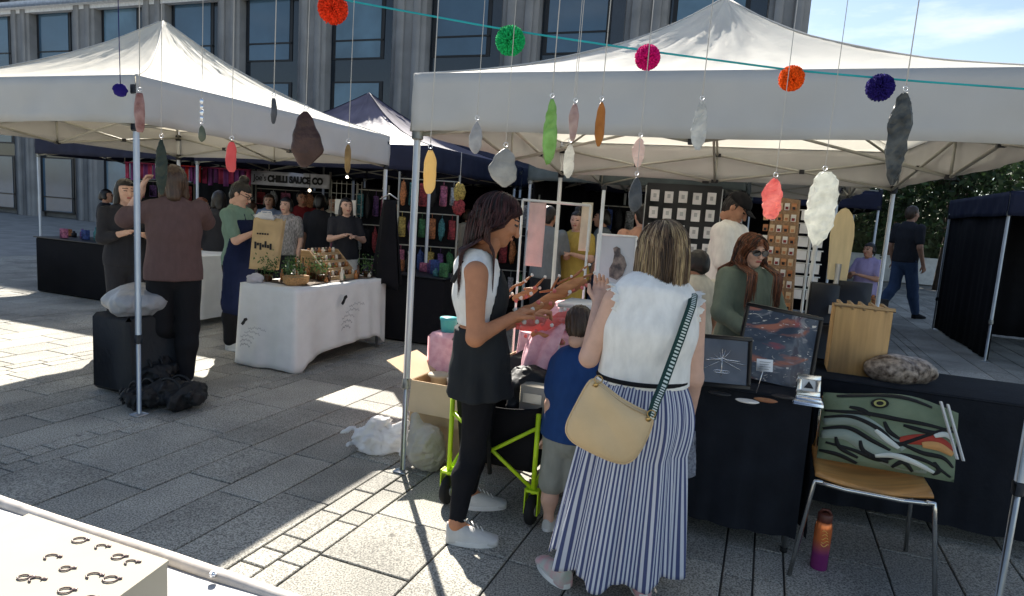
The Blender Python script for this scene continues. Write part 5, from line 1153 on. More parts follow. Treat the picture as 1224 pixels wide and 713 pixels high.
for k in (0,1):
    mb=MB(); a_=tp_(.84+.05*k,1.0,.065)+Z*.01; b_=tp_(.97+.05*k,.32,.075); mb.box((a_+b_)/2,(.012,.008,np.linalg.norm(a_-b_)),(U,np.cross((a_-b_)/np.linalg.norm(a_-b_),U),(a_-b_)/np.linalg.norm(a_-b_)),bev=.002); single('thin_stick',mb,shell,['inner thin white stick resting on the patterned cushion','outer thin white stick resting on the patterned cushion'][k],'stick')
# drinking bottle
p=atz(978,679,0); t=thing('drinking_bottle','metallic orange to purple drinking bottle on the paving beside the chair','bottle',p)
bm=mat('bottle_paint',(.65,.16,.05),rough=.25,metal=.6); n,L=nodes_of(bm); b=n['Principled BSDF']
tcn=n.new('ShaderNodeTexCoord'); sx=n.new('ShaderNodeSeparateXYZ'); L.new(tcn.outputs['Object'],sx.inputs[0]); rr2=n.new('ShaderNodeValToRGB'); mr=n.new('ShaderNodeMapRange'); mr.inputs[1].default_value=0; mr.inputs[2].default_value=.24; L.new(sx.outputs[2],mr.inputs[0]); L.new(mr.outputs[0],rr2.inputs[0])
rr2.color_ramp.elements[0].position=.32; rr2.color_ramp.elements[0].color=(.30,.05,.22,1); rr2.color_ramp.elements[1].position=.62; rr2.color_ramp.elements[1].color=(.80,.22,.07,1); L.new(rr2.outputs[0],b.inputs['Base Color'])
mb=MB(); mb.lathe(p,[(.034,.0),(.037,.004),(.038,.01),(.038,.20),(.034,.222),(.029,.232)],28); obj('bottle',mb,bm,t)
mb=MB(); mb.lathe(p+Z*.232,[(.031,0),(.032,.004),(.032,.034),(.029,.038)],26); mb.tube([p+Z*.27+U*-.022,p+Z*.285+U*-.012,p+Z*.285+U*.012,p+Z*.27+U*.022],.006,8); obj('cap',mb,mat('cap_brown',(.10,.03,.02),rough=.4),t)
mb=MB()
for k in range(5): mb.tube([p+Z*(.13+.016*k)+np.array([math.sin(a)*.0388,-math.cos(a)*.0388,.006*math.sin(a*7+k)]) for a in np.linspace(-.55,.35-.08*k,9)],.0014,4)
obj('logo',mb,mat('logo_yellow',(.85,.55,.15),rough=.4),t)
# ================================================================ PEOPLE IN THE SCENE
cot=lambda n,c,**k: mat('cotton_'+n,c,rough=.88,var=k.pop('var',.08),scale=k.pop('scale',30),bump=.45,bscale=16,stretch=(1,1,.45),spec=.2,**k)
hairm=lambda n,c: mat('hair_'+n,c,rough=.42,var=.35,scale=60,spec=.5,island=.3,stretch=(1,1,.2))
h_blk=hairm('black',(.012,.010,.009)); h_br=hairm('brown',(.05,.028,.016)); h_red=hairm('auburn',(.055,.016,.014)); h_red2=hairm('deep_red',(.060,.020,.016)); h_l=hairm('blonde',(.46,.33,.17)); h_m=hairm('mid_brown',(.13,.078,.04)); h_l2=hairm('ash_blonde',(.30,.21,.12)); h_ging=hairm('ginger',(.20,.07,.03))
white_c=cot('white',(.86,.84,.79),trans=.06); black_c=cot('black',(.012,.012,.014)); blk2=cot('faded_black',(.022,.024,.026),var=.2,scale=8); legg=cot('legging',(.010,.010,.012)); shoe_w=mat('shoe_canvas',(.58,.57,.54),rough=.85,bump=.2,bscale=200); sole_w=mat('shoe_sole',(.72,.71,.68),rough=.6)
wpt=lambda px,py,Y:aty(px,py,Y)
# ---- 1 dark-haired woman
l1=aty(575,430,3.10); 
a1=atz(549,648); a2=atz(563,613)
f1=Fig((l1[0]-.0,3.10),R(8),1.67,wov=dict(
 anR=(a1[0]-.02,a1[1],.085),anL=(a2[0]-.02,3.24,.085),knR=wpt(566,540,3.04),knL=wpt(572,535,3.19),hipR=wpt(575,440,3.03),hipL=wpt(577,440,3.17),pel=wpt(576,432,3.1),wai=wpt(574,398,3.1),che=wpt(573,352,3.1),upc=wpt(570,320,3.1),neck=wpt(573,306,3.1),head=wpt(596,264,3.10),
 shR=wpt(569,326,2.95),shL=wpt(566,320,3.25),elR=wpt(568,404,2.86),wrR=wpt(612,380,2.98),elL=wpt(592,392,3.36),wrL=wpt(634,378,3.40)),female=True,width=.98)
f1.face=np.array([.10,.9,-.34]); f1.toe={'R':.15,'L':.0}; f1.face=f1.M.T@np.array([.92,.12,-.36])
h1=strands(None,n=3600,L=.40,seg=14,r=.0019,fringe=.055,mats=[h_blk,h_red,h_red2],seed=5,off=.011,wave=.003,spread=.0,colr=False,endvar=.2,frontal=-1)
P1=person(f1,'woman in a black pinafore with long dark red hair choosing pieces from the stall','tan',h1,[
 top(white_c,hem=.60,sleeve=0,inf=.012,neck=.085,seed=11,fold=.003),
 ],res=.0085,curl=.9)
slabp(aty(628,374,3.16),(.8,.2,.45),.20,.06,.03,ww1,'dark red wood piece held in the hands of the woman in black',88)
slabp(aty(634,384,3.18),(.8,.1,.1),.16,.05,.025,pinkg,'coral glass piece held under the wooden one by the woman in black',89)
# pinafore: bib + skirt
def pin(s,t,res):
    J=s.J;k=s.k; sp=s.spine()
    c0=J['wai'].copy(); c1=(J['pel']+ (J['knR']+J['knL'])/2)/2; 
    def f(P):
        d=loft(P,sp[1:5],s.right(),.024*k)
        q=P-J['che'].astype(np.float32)
        # scooped arm and back openings
        d=np.maximum(d,P[:,2]-(J['wai'][2]+.05*k+np.clip((q[:,1]-.035*k)/(.05*k),0,1)*.24*k-.03*np.clip(-q[:,1]/.1,-1,1)))
        hz=.395*s.H; tt=np.clip((J['wai'][2]-P[:,2])/(J['wai'][2]-hz),0,1); cc=J['wai'][None]+(np.array([J['pel'][0],J['pel'][1]-.005,hz])-J['wai'])[None]*tt[:,None]; qq=P-cc.astype(np.float32)
        a=(.15+.055*tt**.8)*k; b=(.118+.048*tt**.7)*k; an=np.arctan2(qq[:,1]/b,qq[:,0]/a)
        e=(np.sqrt((qq[:,0]/a)**2+(qq[:,1]/b)**2)-1)*np.minimum(a,b)+.009*tt*np.sin(an*7+1+1.6*np.sin(2*an))+.004*wob(P,16,5)
        e=np.maximum(np.maximum(e,P[:,2]-J['wai'][2]-.02),hz-P[:,2]+.006*np.sin(an*3))
        return smin(d,e,.02)
    lo=J['pel']-[.27,.25,.35]; hi=J['neck']+[.27,.25,.05]; mb=MB(); netobj('p',mb,s,f,lo,hi,res); obj('pinafore',mb,blk2,t)
    for n in'RL':
        mb=MB(); a=J['upc']*.35+J['sh'+n]*.65; mb.tube([s.W(a+[0,.10*k,-.06*k]),s.W(a+[0,.06*k,.03*k]),s.W(a+[0,.0,.062*k]),s.W(a+[0,-.06*k,.035*k]),s.W(a+[0,-.11*k,-.06*k])],.012*k,8); obj('strap',mb,blk2,t)
    mb=MB(); mb.box(s.W(J['pel']+[.13*k,.08*k,.13*k]),(.10,.012,.02)); 
pin(f1,P1,.0085); trousers(legg,frac=1.93,inf=.004,waist=.5,fold=.0012,name='leggings')(f1,P1,.009); shoes(shoe_w,sole_w)(f1,P1,.009)
for n in 'RL':
    mb=MB(); a=f1.J['an'+n]; 
    for q in range(5):
        y=.03+.022*q; mb.tube([f1.W(a+[-.022,y,.028-.012*q]),f1.W(a+[.022,y+.008,.028-.012*q])],.003,5)
    obj('laces',mb,sole_w,P1)
# ---- 2 woman with highlighted hair and striped skirt
Y2=2.56
aL=atz(672,702); aR=atz(768,714)
f2_=Fig((aty(765,460,Y2)[0],Y2),R(96),1.57,wov=dict(anL=(aL[0],aL[1]+.02,.08),anR=(aR[0],aR[1]+.02,.08),knL=wpt(700,600,2.6),knR=wpt(770,600,2.55),
 hipL=wpt(740,500,Y2),hipR=wpt(785,502,Y2),pel=wpt(764,492,Y2),wai=wpt(769,450,Y2),che=wpt(777,395,Y2-.0),upc=wpt(782,358,Y2+.01),neck=wpt(784,342,Y2+.03),head=wpt(791,303,Y2+.05),
 shL=wpt(735,360,Y2),shR=wpt(829,368,Y2),elR=wpt(829,452,Y2+.0),wrR=wpt(820,512,Y2+.16),elL=wpt(704,428,Y2+.02),wrL=wpt(715,362,Y2+.22)),width=1.12)
f2_.face=f2_.M.T@np.array([-.25,.95,-.2]); f2_.handdir['L']=f2_.M.T@np.array([.15,.55,.8]); f2_.handdir['R']=f2_.M.T@np.array([-.1,.3,-.9])
f2_.toe={'L':-.35,'R':.15}
h2=strands(None,n=5200,L=.195,seg=13,r=.0019,fringe=.05,mats=[h_br,h_m,h_m,h_l2,h_l],seed=8,off=.022,wave=.0015,spread=.03,endvar=.09,colr=False,frontal=2)
P2=person(f2_,'woman seen from behind in a white ruffled top and blue striped skirt','fair',h2,[top(white_c,hem=.575,sleeve=0,inf=.020,neck=.092,seed=21,fold=.005,loose=.012)],res=.0085,curl=.7)
stripe=mat('striped_cotton',(.6,.6,.6),rough=.9,bump=.1,bscale=200,spec=.2); n,L=nodes_of(stripe); b=n['Principled BSDF']
uvn=n.new('ShaderNodeTexCoord'); sp_=n.new('ShaderNodeSeparateXYZ'); L.new(uvn.outputs['UV'],sp_.inputs[0]); ml=n.new('ShaderNodeMath'); ml.operation='MULTIPLY'; ml.inputs[1].default_value=92; L.new(sp_.outputs[0],ml.inputs[0]); fc=n.new('ShaderNodeMath'); fc.operation='FRACT'; L.new(ml.outputs[0],fc.inputs[0])
cr=n.new('ShaderNodeValToRGB'); cr.color_ramp.elements[0].color=(.075,.09,.19,1); cr.color_ramp.elements[0].position=.44; cr.color_ramp.elements[1].position=.50; cr.color_ramp.elements[1].color=(.60,.61,.66,1); e=cr.color_ramp.elements.new(.94); e.color=(.60,.61,.66,1); e=cr.color_ramp.elements.new(.99); e.color=(.075,.09,.19,1)
L.new(fc.outputs[0],cr.inputs[0]); L.new(cr.outputs[0],b.inputs['Base Color'])
wc0=aty(768,447,Y2); hc=aty(735,668,Y2-.0)
def skf(x,y):
    a=2*math.pi*x; yy=y**.8; c=wc0*(1-y)+hc*y; rx=.158+(.262-.158)*yy; ry=.125+(.215-.125)*yy
    hip=.03*math.sin(math.pi*min(1,y*2.6))*(y<.385)
    f=y**.55*(.020*math.sin(a*9+1.3*math.sin(a*2))+.011*math.sin(a*17+2+y*1.5)+.006*math.sin(a*31+y*3))+.003*math.sin(a*46)*(1-y)
    k=1+ (f+hip)/rx; z=c[2]-.015*y*math.sin(a*3+1)-(.02*y*math.sin(a*9+.5))
    return np.array([c[0]+rx*k*math.cos(a),c[1]+ry*k*math.sin(a),z])
mb=MB(); mb.grid(skf,420,44,uv=True); obj('skirt',mb,stripe,P2,solid=.003)
mb=MB(); mb.tube([wc0+np.array([.176*math.cos(a),.143*math.sin(a),-.012]) for a in np.linspace(0,2*math.pi,40)],.009,8); obj('waistband',mb,black_c,P2)
# ruffles around the arm holes
eye_c=cot('broderie',(.86,.84,.79),trans=.15)
for n,sg in(('L',-1),('R',1)):
    c=f2_.W(f2_.J['sh'+n]*.93+f2_.J['upc']*.07); rx=f2_.W(f2_.right())-f2_.loc; rx=rx*sg
    def fn(x,y,c=c,rx=rx):
        a=2*math.pi*x; r_=.066+.010*math.cos(a); up=np.array([0,0,1.]); fw=np.cross(up,rx); wv=math.sin(a*13)*.009*y+math.sin(a*29)*.004*y
        return c+up*(math.cos(a)*(r_+.012*y)-.022)+fw*(math.sin(a)*(r_*.92+.012*y))+rx*(-.012+.045*y*(.75+.25*math.cos(a))+wv)
    mb=MB(); mb.grid(fn,150,8); obj('ruffle',mb,eye_c,P2,solid=.002)
sh_m=mat('trainer_grey_green',(.50,.56,.50),rough=.7,col2=(.62,.30,.32),scale=18,bump=.2)
shoes(sh_m,sole_w)(f2_,P2,.009)
# crossbody bag
leather=mat('cream_leather',(.60,.44,.25),rough=.5,var=.07,scale=6,bump=.12,bscale=120)
out=[(708,452),(700,463),(690,482),(678,505),(676,517),(684,528),(706,540),(728,550),(746,555),(757,550),(768,534),(778,512),(781,500),(776,494),(760,487),(742,477),(724,463),(714,455)]
def resm(pts,n):
    P=np.array(pts,float); P=np.vstack([P,P[:1]]); d=np.r_[0,np.cumsum(np.linalg.norm(np.diff(P,axis=0),axis=1))]; t=np.linspace(0,d[-1],n,endpoint=False); Q=np.stack([np.interp(t,d,P[:,i]) for i in(0,1)],1); 
    for _ in range(2): Q=(np.roll(Q,1,0)+Q*2+np.roll(Q,-1,0))/4
    return Q
YB=2.27; O=resm(out,64); cen_b=O.mean(0); O3=np.array([aty(p[0],p[1],YB+.012*(p[0]-700)/80*-1) for p in O]); c3=O3.mean(0)
def bagf(side,ns=10):
    vs=[];fs=[];N=len(O3)
    for j in range(ns+1):
        t_=j/ns; r_=math.cos(t_*math.pi/2)**.55 if j<ns else 0.0; th=(.034)*math.sin(t_*math.pi/2)**.9
        for i in range(N):
            p=c3+(O3[i]-c3)*r_; p=p+Y_*side*th*1.0+Y_*.004*math.sin(p[0]*40+p[2]*30); vs.append(p)
    for j in range(ns):
        for i in range(N): fs.append((j*N+i,j*N+(i+1)%N,(j+1)*N+(i+1)%N,(j+1)*N+i))
    return vs,fs
tb=thing('crossbody_bag','cream leather crossbody bag on a green and white strap worn by the woman in stripes','bag',c3)
mb=MB(); mb.add(*bagf(-1),0,True); mb.add(*bagf(1),0,True); obj('pouch',mb,leather,tb)
mb=MB(); mb.tube([*[O3[i]+(O3[i]-c3)*.012 for i in range(64)],O3[0]+(O3[0]-c3)*.012],.0042,6); obj('piping',mb,leather,tb)
mb=MB(); zp=[c3+(O3[i]-c3)*.93-Y_*.019 for i in list(range(48,64))+[0,1]]; mb.tube(zp,.0022,5); obj('zip',mb,mat('zip_tan',(.40,.28,.15),rough=.5),tb)
for px,py in((775,501),(712,460)):
    mb=MB(); c=aty(px,py,YB-.03); mb.lathe(c,[(.009,0),(.0095,.004),(.004,.006)],12,ax=(X,Z,-Y_)); mb.tube([c+np.array([math.cos(a)*.014+.008,-.004,math.sin(a)*.014+.02]) for a in np.linspace(0,6.28,14)],.0022,6)
    obj('ring',mb,mat('brass',(.45,.30,.12),rough=.3,metal=1.),tb)
strapm=mat('strap_pattern',(.02,.08,.06),rough=.85); n,L=nodes_of(strapm); b=n['Principled BSDF']
uvn=n.new('ShaderNodeTexCoord'); sp_=n.new('ShaderNodeSeparateXYZ'); L.new(uvn.outputs['UV'],sp_.inputs[0])
def mth(op,a,bv=None,bb=None):
    q=n.new('ShaderNodeMath'); q.operation=op; L.new(a,q.inputs[0]); 
    if bv is not None: q.inputs[1].default_value=bv
    if bb is not None: L.new(bb,q.inputs[1])
    return q.outputs[0]
band=mth('LESS_THAN',mth('ABSOLUTE',mth('SUBTRACT',sp_.outputs[1],.62)),.24); dash=mth('LESS_THAN',mth('FRACT',mth('MULTIPLY',sp_.outputs[0],52)),.5); mk=mth('MULTIPLY',band,None,dash)
mxn=n.new('ShaderNodeMixRGB'); mxn.inputs[1].default_value=(.012,.045,.038,1); mxn.inputs[2].default_value=(.62,.66,.60,1); L.new(mk,mxn.inputs[0]); L.new(mxn.outputs[0],b.inputs['Base Color'])
SP=[(778,500,2.235),(784,480,2.26),(792,462,2.31),(803,432,2.365),(813,405,2.385),(821,382,2.40),(827,365,2.44),(829,352,2.50),(824,347,2.57)]
pts=[aty(*p) for p in SP]; dirs=[]
W_=.034
def spf(x,y):
    s_=x*(len(pts)-1); i=min(int(s_),len(pts)-2); f=s_-i; p=pts[i]*(1-f)+pts[i+1]*f; tg=pts[min(i+2,len(pts)-1)]-pts[max(i-1,0)]; tg/=np.linalg.norm(tg); nm=np.array([0.,-1,.35]) if x<.8 else np.array([.2,-.4,1.]); sd_=np.cross(tg,nm); sd_/=np.linalg.norm(sd_); return p+sd_*W_*(y-.5)
mb=MB(); mb.grid(spf,60,4,uv=True); obj('strap',mb,strapm,tb,solid=.003)
# patterned wrap in her right hand
mb=MB(); q=f2_.W(f2_.J['wrR']); mb.grid(lambda x,y:q+np.array([.035*math.cos(6.28*x)*(1+.5*y)+.01*math.sin(x*30+y*5)+.0,.02*math.sin(6.28*x)*(1+.5*y),-.02-.19*y+.01*math.sin(x*14)]),50,14)
single('scarf',mb,mat('lace_grey',(.35,.36,.40),rough=.9,col2=(.12,.13,.17),scale=90,bump=.5,bscale=120),'grey patterned scarf held in the right hand of the woman in stripes','scarf',solid=.002)
# ---- 3 boy
blu=cot('royal_blue',(.018,.055,.18)); gry=cot('grey_green',(.26,.27,.24))
YB2=3.06
ab=atz(657,634); fb=Fig((aty(680,470,YB2)[0],YB2),R(62),1.14,female=False,width=1.02,wov=dict(anL=(ab[0]-.01,ab[1]+.0,.06),anR=(ab[0]+.17,ab[1]-.02,.06),knL=wpt(659,583,3.07),knR=wpt(688,585,3.05),hipL=wpt(667,530,3.06),hipR=wpt(690,532,3.04),
 pel=wpt(678,520,YB2),wai=wpt(681,490,YB2),che=wpt(685,460,YB2),upc=wpt(688,434,YB2),neck=wpt(689,425,YB2),head=wpt(692,391,YB2+.02),shL=wpt(668,438,YB2+.06),shR=wpt(706,440,YB2-.07),elL=wpt(658,484,YB2-.0),wrL=wpt(653,520,YB2+.05)))
fb.face=fb.M.T@np.array([.25,.85,-.45])
PB=person(fb,'small boy in a royal blue t-shirt standing between the two women','fair',hair_cap(h_br,1.06,0,fringe=.045,h=.006),[top(blu,hem=.42,sleeve=.62,inf=.018,neck=.07,seed=31,loose=.02,fold=.004),trousers(gry,frac=.88,inf=.02,waist=.5,flare=.02,name='shorts'),shoes(shoe_w,sole_w,L=.24)],res=.0085)
# ---- 4 woman with paper bag
sage=cot('sage',(.16,.25,.20)); navy=cot('navy',(.010,.016,.05)); 
f4=Fig(( aty(285,300,6.42)[0],6.42),R(-8),1.66,ov=dict(elR=(.11,.05,.66),wrR=(.07,.15,.715),elL=(-.12,.06,.66),wrL=(-.04,.17,.72)),width=1.08)
f4.face=np.array([-.05,.9,-.42])
P4=person(f4,'woman with a dark bun and glasses in a navy apron holding a paper bag','fair',hair_cap(h_blk,1.0,0,bun=.05,fringe=.05,h=.009),[top(sage,hem=.5,sleeve=.75,inf=.016,neck=.07,seed=41),trousers(black_c,frac=1.95,waist=.58,flare=.02,name='trousers'),apron(navy,bib=.78,hem=.2,inf=.03),shoes(shoe_w,sole_w)],res=.012)
mb=MB(); r_,f_,u_=f4.frame(); C=f4.J['head']; 
for sg in(-1,1): mb.tube([f4.W(C+r_*(sg*.031+.024*math.cos(a))+f_*.105+u_*(.012+.018*math.sin(a))) for a in np.linspace(0,6.28,14)],.004,5)
mb.tube([f4.W(C+r_*.05+f_*.105+u_*.015),f4.W(C+r_*.08-f_*.0+u_*.015)],.003,5); mb.tube([f4.W(C-r_*.05+f_*.105+u_*.015),f4.W(C-r_*.08-f_*.0+u_*.015)],.003,5); single('glasses',mb,fr,'dark framed glasses on the woman with the bun','glasses')
kraft=mat('kraft_paper',(.50,.36,.19),rough=.8,bump=.3,bscale=20)
bc3=aty(316,292,6.22); mb=MB(); bxn=(U*.9+V*.1); bxn/=np.linalg.norm(bxn)
mb.grid(lambda x,y:bc3+X*(.14*math.copysign(abs(math.cos(6.283*x))**.35,math.cos(6.283*x))*(1-.08*y)+ .05*(1-y))+Y_*(.06*math.copysign(abs(math.sin(6.283*x))**.35,math.sin(6.283*x)))+Z*(-.24+.48*(1-y)+.012*math.sin(x*30)*(1-y)),60,10)
mb.add([bc3+X*(.13*a)+Y_*.05*b-Z*.235 for a,b in((-1,-1),(1,-1),(1,1),(-1,1))],[(0,1,2,3)])
tbp=thing('paper_bag','tall brown paper carrier bag with a dark printed band held over the table','bag',bc3); obj('bag',mb,kraft,tbp,solid=.003)
mb=MB(); 
for k in range(7): mb.box(bc3+X*(-.07+.024*k+.01)+Y_*-.066+Z*(-.01+.012*math.sin(k*2)),(.018,.004,.045+.02*math.cos(k*3)))
for k in range(5): mb.box(bc3+X*(-.04+.024*k)+Y_*-.066+Z*(.1),(.016,.004,.015))
obj('printed_logo',mb,ink,tbp); mb=MB(); mb.tube([bc3+Z*.23+X*(-.05),bc3+Z*.31+X*-.03,bc3+Z*.31+X*.06,bc3+Z*.23+X*.08],.006,6); mb.blob(bc3+Z*.25,(.09,.05,.05),10,amp=.25); obj('tissue',mb,pw,tbp)
# ---- 5 person taking a picture, left
mauve=cot('mauve_brown',(.115,.07,.065)); f5=Fig((aty(208,300,4.95)[0],4.95),R(118),1.72,ov=dict(elR=(.13,.10,.76),wrR=(.03,.16,.85),shR=(.10,.02,.815),elL=(-.185,.03,.755),wrL=(-.125,.09,.885)),width=.86,wov=dict(anR=(atz(218,466)[0],atz(218,466)[1]+.05,.085),anL=(atz(203,452)[0],atz(203,452)[1]+.15,.085)))
f5.handdir={'R':np.array([-.2,.3,.9]),'L':np.array([.2,.3,.9])}
P5=person(f5,'person in a mauve brown jumper raising a phone beside the left pole','fair',hair_cap(h_br,1.05,.10,fringe=.05,h=.01),[top(mauve,hem=.50,sleeve=1.15,inf=.022,neck=.05,seed=51,loose=.012,fold=.008),trousers(black_c,frac=1.95,waist=.57,flare=.01,inf=.014),shoes(mat('shoe_grey',(.30,.29,.28),rough=.8),sole_w)],res=.011)
c=f5.W((f5.J['wrR']+f5.J['wrL'])/2+[0,.05,.09]); mb=MB(); mb.box(c,(.075,.009,.155),(U,V,Z),bev=.004); mb.box(c+V*.0-V*.006,(.066,.002,.145),(U,V,Z),mi=1); single('phone',mb,[fr,glass],'dark phone held up by the person in the mauve brown jumper','phone')
# ---- 6 seated seller with sunglasses
olive=cot('olive',(.15,.18,.135)); f6=Fig((aty(893,340,4.35)[0],4.35),R(-72),1.50,ov=dict(elR=(.15,.04,.66),wrR=(.10,.14,.60),elL=(-.15,.04,.66),wrL=(-.08,.14,.60)),width=1.02)
f6.face=f6.M.T@np.array([.25,-.9,-.12])
P6=person(f6,'seller with long auburn hair and sunglasses in an olive jumper','fair',strands(None,n=1100,L=.46,seg=13,r=.0045,fringe=.055,mats=[h_ging,h_red,h_br],seed=15,off=.014,wave=.004,spread=.02,girth=.06,frontal=1),[top(olive,hem=.44,sleeve=1.9,inf=.024,neck=.06,seed=61,loose=.015,fold=.008),trousers(blk2,waist=.56)],res=.011)
mb=MB(); r_,f_,u_=f6.frame(); C=f6.J['head']; k6=f6.k
for sg in(-1,1):
    P=[]
    for a in np.linspace(0,2*math.pi,16,endpoint=False): P.append(f6.W(C+(r_*(sg*.036+.033*math.cos(a))+f_*(.108-.012*abs(math.cos(a))*(1 if sg*math.cos(a)>0 else 0))+u_*(.008+.024*math.sin(a)))*k6))
    mb.poly(P,f6.W(f_)-f6.loc,.005)
    mb.tube([f6.W(C+(r_*sg*.065+f_*.10+u_*.015)*k6),f6.W(C+(r_*sg*.084+u_*.012)*k6)],.003,5)
mb.tube([f6.W(C+(r_*-.012+f_*.115+u_*.014)*k6),f6.W(C+(r_*.012+f_*.115+u_*.014)*k6)],.003,5)
single('sunglasses',mb,mat('lens_black',(.01,.01,.012),rough=.1,spec=.8),'black sunglasses on the auburn-haired seller','sunglasses')
# ---- 7 man in cap
wh2=cot('off_white',(.74,.72,.68)); beige=cot('beige',(.42,.36,.27)); f7=Fig((aty(872,300,5.75)[0],5.75),R(-38),1.84,female=False,ov=dict(elR=(.145,.03,.65),wrR=(.04,.15,.635),elL=(-.145,.04,.65),wrL=(-.02,.15,.63)),width=.98)
f7.face=np.array([0,.8,-.6])
P7=person(f7,'man in a black cap and off-white t-shirt looking down at his hands','mid',hair_cap(h_blk,1.0,0,fringe=.04,h=.009),[top(wh2,hem=.50,sleeve=.85,inf=.024,neck=.06,seed=71,loose=.03,fold=.008),trousers(beige,waist=.56,inf=.02,flare=.02)],res=.011)
mb=MB(); r_,f_,u_=f7.frame(); C=f7.J['head']; k7=f7.k; W7=lambda v:f7.W(C+v*k7)
vs=[];fs=[];N=24
for j in range(8):
    th=j/7*math.pi/2
    for i in range(N): a=2*math.pi*i/N; vs.append(W7(r_*.088*math.cos(a)*math.cos(th)+f_*(.104*math.sin(a)*math.cos(th)-.008)+u_*(.045+.085*math.sin(th))))
for j in range(7):
    for i in range(N): fs.append((j*N+i,j*N+(i+1)%N,(j+1)*N+(i+1)%N,(j+1)*N+i))
mb.add(vs,fs,0,True); mb.grid(lambda x,y:W7(r_*(.075*(2*x-1)*(1-.25*y))+f_*(.085+.085*y*(1-(2*x-1)**2*.5))+u_*(.052-.02*y-.012*(2*x-1)**2)),10,6); single('cap',mb,black_c,'black baseball cap on the man in the off-white t-shirt','cap',solid=.003)
# ---- crowd
def crowd(px,ytop,Yd,head,lab,skin,hc,vol,length,topm,botm,sleeve=.7,female=True,kind='trousers',bun=0,ov=None,res=.02,width=1.,group='shoppers behind the stalls'):
    p=aty(px,ytop,Yd); f=Fig((p[0],Yd),R(head),float(p[2]),female=female,ov=ov,width=width)
    gs=[top(topm,hem=.5,sleeve=sleeve,inf=.012,neck=.06,seed=int(px),loose=.010,fold=.007)]
    if kind=='skirt': gs.append(skirt(botm,hem=.34,waist=.58))
    elif kind=='dress': gs.append(skirt(topm,hem=.25,waist=.60,name='dress'))
    elif kind=='shorts': gs.append(trousers(botm,frac=.7,waist=.57,flare=.02,name='shorts'))
    else: gs.append(trousers(botm,waist=.57,flare=.01))
    gs.append(shoes(black_c if kind!='shorts' else shoe_w))
    person(f,lab,skin,hair_cap(hc,vol,length,bun=bun,h=.014),gs,res=res,group=group)
cy=cot('mustard',(.45,.33,.08)); cg=cot('slate_grey',(.17,.19,.20)); cpch=cot('peach',(.55,.30,.20)); cvi=cot('lilac',(.33,.28,.46)); cbl=cot('pale_blue',(.26,.34,.50)); cdk=cot('charcoal',(.03,.03,.035)); cpat=cot('speckled',(.30,.28,.27),var=.5,scale=60); crd=cot('dark_red',(.18,.02,.025)); cwh=cot('cream',(.62,.58,.48)); cteal=cot('teal',(.04,.13,.13)); den=cot('denim',(.05,.08,.15))
Aho=dict(elR=(.135,.05,.66),wrR=(.05,.15,.70),elL=(-.135,.05,.66),wrL=(-.04,.16,.69))
crowd(691,252,7.6,-110,'woman in a mustard yellow dress looking down between the hanging textiles','fair',h_blk,1,0,cy,cy,kind='dress',bun=.045,ov=Aho)
crowd(657,246,7.4,60,'man in a slate grey t-shirt behind the pale pink textile','mid',h_blk,1,0,cg,cdk,female=False,ov=Aho)
crowd(770,244,6.9,100,'person in a peach top with short black hair before the card board','fair',h_blk,1,0,cpch,beige,female=False)
crowd(836,302,5.1,115,'child with dark hair in a cream t-shirt, back turned, beside the man in a cap','mid',h_blk,1.1,.02,cwh,beige,female=False,res=.013,group='people in the right stall',width=1.15)
crowd(1041,290,9.0,-150,'person in a lilac top to the left of the right rear pole','mid',h_blk,1,.02,cvi,cdk,ov=Aho)
crowd(1091,246,12.5,20,'person in dark jeans walking across the open street at right','mid',h_br,1,0,cdk,den,female=False,ov=dict(anR=(.05,.16,.05),anL=(-.05,-.16,.08),knR=(.05,.08,.285),knL=(-.05,-.02,.28)))
crowd(504,246,8.6,-160,'man in a pale blue shirt behind the middle tent pole','mid',h_blk,1,0,cbl,cdk,female=False,sleeve=.9,ov=Aho)
crowd(343,236,8.7,-100,'person in a speckled top facing the paper bag','fair',h_blk,1.05,.06,cpat,cdk)
crowd(262,228,8.3,120,'woman in black with dark hair standing behind the woman with the paper bag','mid',h_blk,1.05,.1,cdk,cdk,sleeve=1.5)
crowd(300,240,9.6,70,'person in a teal top far behind the paper bag','fair',h_br,1,0,cteal,cdk,female=False)
crowd(383,232,9.2,95,'tall person in charcoal clothes behind the wooden steps','mid',h_blk,1,.05,cdk,cdk)
crowd(414,236,8.4,-60,'woman in black with white shorts right of the wooden steps','fair',h_blk,1,.12,cdk,wh2,kind='shorts',ov=Aho)
crowd(440,240,9.6,-120,'person in a speckled top near the black clothes on the rear pole','mid',h_br,1,.03,cpat,cdk)
crowd(322,232,10.3,-80,'person in pale blue below the banner','fair',h_br,1.05,.05,cbl,den)
crowd(361,228,10.4,-60,'person in dark red directly below the chilli sauce banner','mid',h_blk,1,0,crd,cdk,female=False)
crowd(240,236,9.0,40,'person in white behind the phone','fair',h_ging,1,.08,wh2,den)
crowd(149,214,6.1,-40,'woman in dark clothes standing left of the left pole','fair',h_blk,1.05,.12,cdk,cdk,sleeve=1.5,ov=Aho,res=.014)
crowd(186,240,9.8,100,'person in charcoal far behind the left pole','mid',h_br,1,0,cdk,den,female=False)
crowd(560,250,10.4,80,'person in a cream top behind the dark-haired woman','mid',h_br,1,.03,cwh,den)
crowd(735,248,9.6,-90,'person in charcoal seen past the white sign pole','mid',h_blk,1,0,cdk,cdk,female=False)
crowd(600,254,8.9,-100,'woman in a denim blue top just behind the dark red hair','fair',h_blk,1,.1,den,cdk)
crowd(398,234,10.8,-70,'person in a cream top far behind the wooden steps','fair',h_br,1,.02,cwh,cdk,res=.026)
crowd(476,240,9.9,-95,'person in dark red behind the rack left of the middle pole','mid',h_blk,1,.06,crd,cdk,res=.026)
